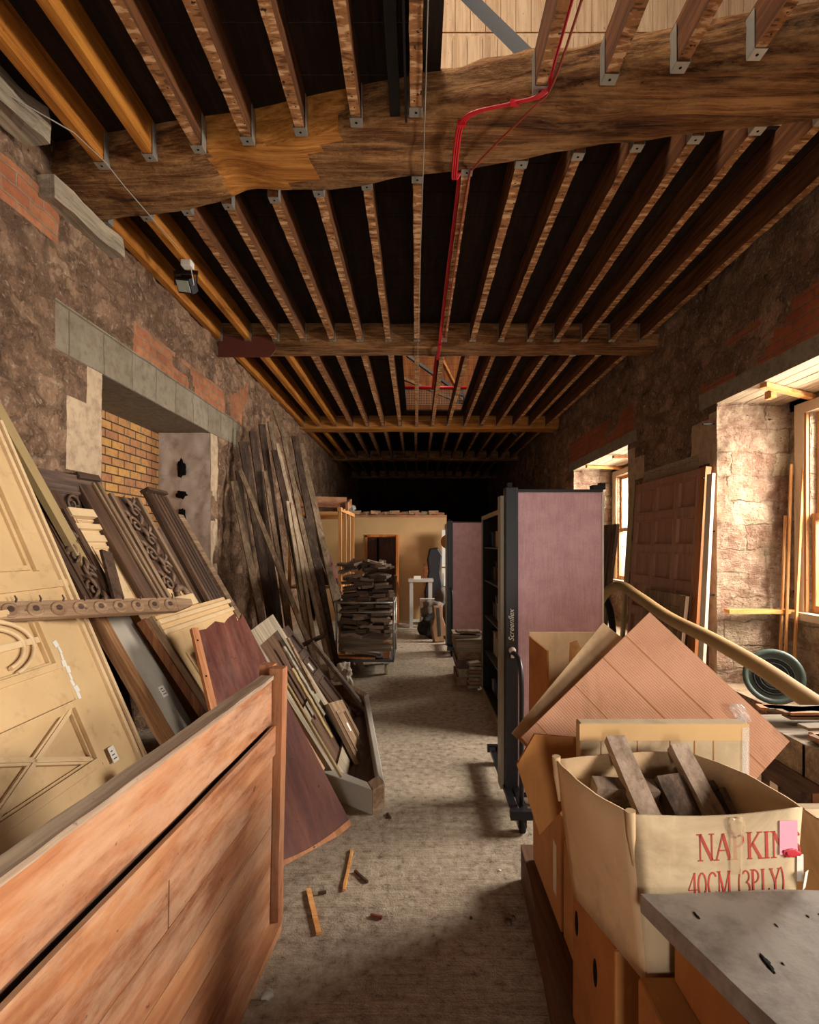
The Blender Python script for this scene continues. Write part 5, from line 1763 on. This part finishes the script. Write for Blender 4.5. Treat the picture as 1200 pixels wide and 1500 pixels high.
tc, U, Vv = tilted('flattened_carton', 'large flattened corrugated carton tilted on its corner, facing the camera', P(779, 1066, 1.93), P(966, 884, 2.06), P(1158, 1086, 1.86), .03, KRAFT, (.11, .40, .62, .80))
MB().box(U * .0, U * .03, Vv * .1, Vv * .9, .0, .002).build('edge_fold', KRAFT_T, tc)
fw = MB().blob((U * .92, Vv * .28, .012), (.02, .04, .012), .5, 4, 3).box(U * .78, U * .92, Vv * .22, Vv * .27, .001, .003).build('clear_film', FILM, tc)
tilted('flattened_carton', 'second flattened carton leaning just behind the large tilted one, pale edge showing', P(770, 1052, 2.00), P(902, 892, 2.13), P(1096, 1084, 1.95), .02, KRAFT_T)
fp = [(783, 1075), (757, 1120), (790, 1222), (836, 1172), (846, 1262), (900, 1262), (900, 1085)]
tag(MB().prism([(P(x, y, 1.72).x, P(x, y, 1.72).z) for x, y in fp][::-1], 1.715, 1.727, 1).build('cardboard_sheet', KRAFT_D),
    'dark brown cardboard sheet with angled corner sticking out left of the napkin carton', 'cardboard', kind='thing')

# tall open carton behind
t = thing('open_carton', 'tall open carton with raised flaps between the tilted cartons and the pink screen', 'carton', (.545, 2.28, .625))
MB().box(0, .008, 0, .36, 0, .60).build('side', KRAFT_D, t)
MB().box(.40, .408, 0, .36, 0, .56).build('side', KRAFT_P, t)
MB().box(0, .408, .352, .36, 0, .62).build('side', KRAFT_T, t)
MB().prism([(.008, 0), (.40, 0), (.40, .62), (.215, .62), (.21, .42), (.16, .36), (.10, .30), (.008, .26)], 0, .006, 1).build('side', KRAFT_T, t)
MB().prism([(.09, .3), (.21, .42), (.205, .60), (.15, .60), (.13, .64), (.10, .63)], .01, .016, 1).build('torn_flap', KRAFT_P, t)

# weathered board at the bottom right
t = thing('weathered_board', 'thick weathered grey board with chipped edge in the right foreground', 'board', (0, 0, 0))
pts = [(.502, 1.222), (.59, .876), (.70, .52), (1.25, .52), (1.3, 1.19)] + [(1.3 - .8 * k / 10, 1.19 + .045 * math.sin(k / 10 * PI * .9) ** .8 * (1 if k > 2 else .7)) for k in range(1, 10)]
MB().prism(pts, .846, .888).rough(.05, .0025, 6, 9).build('plank', WEATH, t)
rg = random.Random(3)
for k in range(9):
    x, y = rg.uniform(.6, .95), rg.uniform(.8, 1.2)
    MB().blob((x, y, .8885), (rg.uniform(.001, .003), rg.uniform(.0015, .006), .0006), .7, k, 2).build('chip', HOLE, t)
MB().blob((.655, 1.02, .8885), (.005, .018, .0008), .8, 40, 3).build('chip', HOLE, t)
MB().blob((.59, 1.15, .8885), (.003, .012, .001), .5, 41, 2).build('chip', HOLE, t)

# stack under the near window
def chest(name, lab, cat, x0, x1, y0, y1, z0, z1, m, bv=.006):
    t = thing(name, lab, cat, (x0, y0, z0))
    MB().box(0, x1 - x0, 0, y1 - y0, 0, z1 - z0).rough(.3, .003, x0 * 9, 4).build('body', m, t)
    return t


chest('dark_chest', 'dark wooden chest at the bottom of the stack beneath the near window', 'chest', 1.66, 2.3, 2.25, 2.75, 0, .44, OAK_DK)
t = chest('timber_baulk', 'dark timber baulk with two white labels below the pale box', 'timber', 1.66, 2.1, 2.36, 2.72, .443, .60, OAK_DK)
for y in (.26, .14):
    MB().box(-.006, -.003, y, y + .055, .05, .12).build('paper_label', PAPER, t)
MB().box(.05, .2, -.006, -.002, .01, .15).build('cut_end', PINE_V, t)
t = chest('pale_box', 'pale grey wooden box on the dark timber baulk under the thin planks', 'box', 1.78, 2.7, 2.3, 2.95, .605, .75, GREYWX)
MB().box(-.006, -.002, .2, .21, 0, .145).build('joint', HOLE, t)
for k in range(12):
    y = 2.36 + .05 * k
    tag(MB().bar((1.80 + .03 * (k % 4), y + .12 * math.sin(k), .768 + .022 * (k // 4)), (2.75, y + .12 * math.sin(k * 2 + 1), .768 + .022 * (k // 4)), .07, .014).build('thin_plank', (GREYWX, OAK_GRX, TAN_E)[k % 3]),
        'thin dusty plank laid on the pale box below the near window', 'plank', 'thin planks on the pale box', 'thing')

# straw coloured roll, reel, coil
hp = smooth([P(1225, 1052, 2.95), P(1180, 1022, 3.2), P(1110, 975, 3.7), P(1040, 935, 4.3), P(980, 905, 4.9), P(935, 874, 5.5), P(908, 858, 5.9), P(885, 872, 6.2), P(872, 905, 6.4), P(868, 950, 6.4), P(868, 1004, 6.42)], 5)
nn = len(hp)
tag(MB().tube(hp, [.055 if i < nn * .45 else .055 - .02 * (i / nn - .45) for i in range(nn)], 12).build('bent_roll', HOSE), 'long straw coloured roll bending down from the cartons to the floor by the screen', 'roll', kind='thing')
t = thing('cable_reel', 'green rimmed cable reel leaning in the recess of the near window', 'reel', (3.09, 4.72, .525))
ax = Vector((-.45, -1, .25)).normalized()
MB().lathe((0, 0, 0), ax, [(.195, -.02), (.232, -.02), (.236, .0), (.232, .02), (.195, .02), (.19, 0)], 32).build('rim', GREENC, t)
MB().lathe((0, 0, 0), ax, [(.192, -.03), (.192, -.015), (.05, -.012), (.05, .015), (.02, .02)], 28).build('disc', BLACKR, t)
rr = MB()
for k in range(4):
    a_ = ax.cross(Vector((0, 0, 1))).normalized()
    b_ = ax.cross(a_)
    rr.tube([ax * (.0 + .006 * (k % 2)) + (a_ * math.cos(q * PI / 14) + b_ * math.sin(q * PI / 14)) * (.09 + .02 * k) for q in range(28)], .008, 6, closed=True)
rr.build('cable', BLACKR, t)
cl = MB()
for k in range(4):
    c = Vector((2.12 + .03 * k, 6.7 + .03 * k, .56))
    cl.tube([c + Vector((.33 * math.cos(q * PI / 16), .18 * math.cos(q * PI / 16) + .02 * math.sin(q), .54 * math.sin(q * PI / 16))) for q in range(32)], .014, 6, closed=True)
tag(cl.build('hose_coil', BLACKR), 'coil of black hose standing on edge behind the near pink screen', 'hose', kind='thing')

# ------------------------------------------------------------------ right wall: leaning panels and trims


def lean_right(x0, slope, y1, z0=0.0):
    """face of something leaning on the right wall; local x runs towards the camera"""
    return frame((x0 + slope * z0, y1, z0), (0, -1, 0), (slope, 0, 1))


t = thing('coffered_panel', 'tall brown coffered panel leaning on the pier between the two windows', 'panel', matrix=lean_right(2.76, .06, 7.22))
Wc = 1.76
hh = 2.45
rows = [(k * .395 + .0, k * .395 + .075) for k in range(6)] + [(hh - .075, hh)]
panelling(t, Wc, hh, .045, [(0, .07), (.565, .625), (1.12, 1.18), (1.60, 1.66)], rows, BROWNP, BROWNP, .016, .03, mh=.004)
MB().box(Wc - .10, Wc, 0, hh, -.045, .012).build('edge_board', BROWNE, t)
tag(MB().bar((2.74, 7.33, .0), (2.90, 7.33, 2.42), .07, .04, (1, 0, 0)).build('batten', CREAM_D), 'pale upright batten at the far edge of the coffered panel', 'batten', kind='thing')
tag(MB().bar((2.76, 5.33, .0), (2.90, 5.37, 2.36), .03, .10, (0, 1, 0)).build('white_strip', paint('white_strip', '#c9bca8', '#a08f78', .7, .3)), 'whitish plank on edge at the near side of the coffered panel', 'plank', kind='thing')
t = thing('low_panel', 'low grey brown panelled board leaning on the foot of the coffered panel', 'panel', matrix=lean_right(2.55, .1, 6.35))
panelling(t, .95, 1.16, .035, [(0, .1), (.45, .55), (.83, .95)], [(0, .1), (.55, .64), (1.04, 1.16)], OAK_GR, OAK_GR, .014)
t = thing('boarded_leaf', 'dark boarded door leaning across the far window opening', 'door', matrix=lean_right(2.70, .12, 8.76))
panelling(t, .76, 1.98, .045, [(0, .1), (.21, .25), (.36, .40), (.51, .55), (.66, .76)], [(0, .16), (.9, 1.06), (1.86, 1.98)], OAK_DK, OAK_DK, .0, .02)
for k, (xa, ya, za, xb_, yb_, zb, lab) in enumerate(((3.52, 5.22, .29, 3.66, 5.33, 2.45, 'tallest thin batten standing in the corner of the near window recess'),
                                                    (3.56, 5.16, .29, 3.70, 5.22, 2.40, 'slim pale batten crossing in front of the tallest one in the near window recess'),
                                                    (3.50, 5.27, .29, 3.63, 5.37, 1.95, 'short reddish batten in the corner of the near window recess'))):
    tag(MB().bar((xa, ya, za), (xb_, yb_, zb), .022, .018, (0, 1, 0)).build('batten', BATTEN_V), lab, 'batten', kind='thing')
tag(MB().box(3.03, 3.68, 5.28, 5.38, .995, 1.035).build('ledger', BATTEN), 'short orange timber wedged level across the near window recess', 'timber', kind='thing')
tag(MB().bar((3.0, 4.72, 3.045), (3.72, 5.12, 3.045), .06, .04).obox((3.18, 4.9, 3.01), (.05, .09, .07)).build('batten', BATTEN), 'orange batten nailed under the ceiling of the near window recess', 'batten', kind='thing')
tag(MB().bar((3.02, 9.7, 3.045), (3.72, 9.9, 3.045), .06, .045).build('batten', BATTEN), 'lower orange batten under the ceiling of the far window recess', 'batten', kind='thing')
tag(MB().bar((3.1, 8.6, 3.045), (3.72, 8.7, 3.045), .06, .045).build('batten', TAN_E), 'shadowed batten nearer the camera under the far window recess ceiling', 'batten', kind='thing')
for k, (z, s) in enumerate(((2.87, 1), (2.33, 1), (1.79, 1), (1.15, 1))):
    tag(MB().bar((2.87, 5.47, z), (3.03, 5.50, z + .01), .02, .012).build('iron_spike', BLACKR), '%s iron spike from the top on the edge of the near window recess' % ORD[k], 'spike', 'iron spikes on the window edge', 'thing')

# ------------------------------------------------------------------ litter on the floor
for k, (xa, ya, xb_, yb_, w_, m, lab) in enumerate(((452, 1304, 467, 1370, .022, BATTEN, 'broken wood lath lying nearest the pine panel foot'),
                                                   (516, 1246, 504, 1306, .014, BATTEN, 'forked pale stick lying in the middle of the aisle'),
                                                   (520, 1278, 538, 1294, .010, OAK_DKY, 'dark splinter beside the forked stick'),
                                                   (543, 1342, 560, 1347, .010, MAHOG, 'reddish splinter on the floor in the aisle'),
                                                   (567, 1193, 572, 1200, .012, OAK_DKY, 'dark chip in front of the plinth frame'),
                                                   (466, 1311, 478, 1309, .010, OAK_DKY, 'short twig by the broken lath'))):
    tag(MB().bar(G(xa, ya) + Vector((0, 0, .007)), G(xb_, yb_) + Vector((0, 0, .007)), w_, .012).rough(.03, .003, k, 25).build('wood_splinter', m), lab, 'splinter', kind='thing')
for k, (x, y, r, m, lab) in enumerate(((745, 1354, .018, OAK_DKY, 'largest dark crumb near the floor beam'), (752, 1346, .010, OAK_DKY, 'small dark crumb beside the largest one'),
                                       (392, 1462, .022, GREYP, 'pale lump of plaster at the pine panel foot'), (690, 1346, .008, OAK_DKY, 'tiny dark crumb in the middle of the floor'),
                                       (732, 1276, .007, PAPER, 'tiny white crumb near the screen castor'))):
    c = G(x, y)
    tag(MB().blob((c.x, c.y, r * .6), (r, r, r * .7), .5, k, 2).build('crumb', m), lab, 'crumb', kind='thing')


# ------------------------------------------------------------------ light and camera
w = bpy.data.worlds.new('daylight')
SC.world = w
w.use_nodes = True
bg = w.node_tree.nodes['Background']
bg.inputs[0].default_value = (1.0, .95, .87, 1)
bg.inputs[1].default_value = 2.4


def area(name, loc, target, sx, sy, power, col=(1, .925, .82), spread=PI):
    l = bpy.data.lights.new(name, 'AREA')
    l.shape = 'RECTANGLE'
    l.size, l.size_y, l.energy, l.color = sx, sy, power, col
    l.spread = spread
    o = bpy.data.objects.new(name, l)
    COL.objects.link(o)
    o.location = loc
    d = Vector(target) - Vector(loc)
    o.rotation_euler = d.to_track_quat('-Z', 'Y').to_euler()
    return o


for k, ((a, b), pw) in enumerate(zip(WIN, (700, 760, 760))):
    area('window_daylight', (XF + .8, (a + b) / 2, 2.6), (XR - 2.6, (a + b) / 2, .7), 2.1, 1.3, pw)
area('skylight', (-.6, 2.4, 7.4), (1.9, 3.3, 4.3), 1.6, 1.6, 230, (1, .86, .70))
area('rear_fill', (.15, Y0 - .4, 1.2), (.3, 4, 1.4), 1.0, 2.0, 120, (1, .92, .84))  # added fill lamp behind the camera, brightens surfaces facing it; no known doorway
area('skylight_rear', (1.2, 9.8, 7.5), (.8, 10.5, 4.4), 1.6, 1.6, 160, (1, .82, .62))

cam = bpy.data.cameras.new('camera')
cam.sensor_fit = 'VERTICAL'
cam.sensor_height = 30.0
cam.lens = F / 1500 * 30
cam.shift_x = -(PX - 600) / 1500
cam.shift_y = (PY - 750) / 1500
cam.clip_start = .05
co = bpy.data.objects.new('camera', cam)
COL.objects.link(co)
co.location = (0, 0, CAMZ)
co.rotation_euler = (PI / 2, 0, 0)
SC.camera = co
vs = SC.view_settings
SC.display_settings.display_device = 'sRGB'
vs.view_transform = 'Standard'
vs.look = 'None'
vs.gamma = 1
vs.exposure = 0.0
vs.use_curve_mapping = False
SC.cycles.max_bounces = 10
SC.cycles.diffuse_bounces = 6
SC.cycles.use_denoising = True
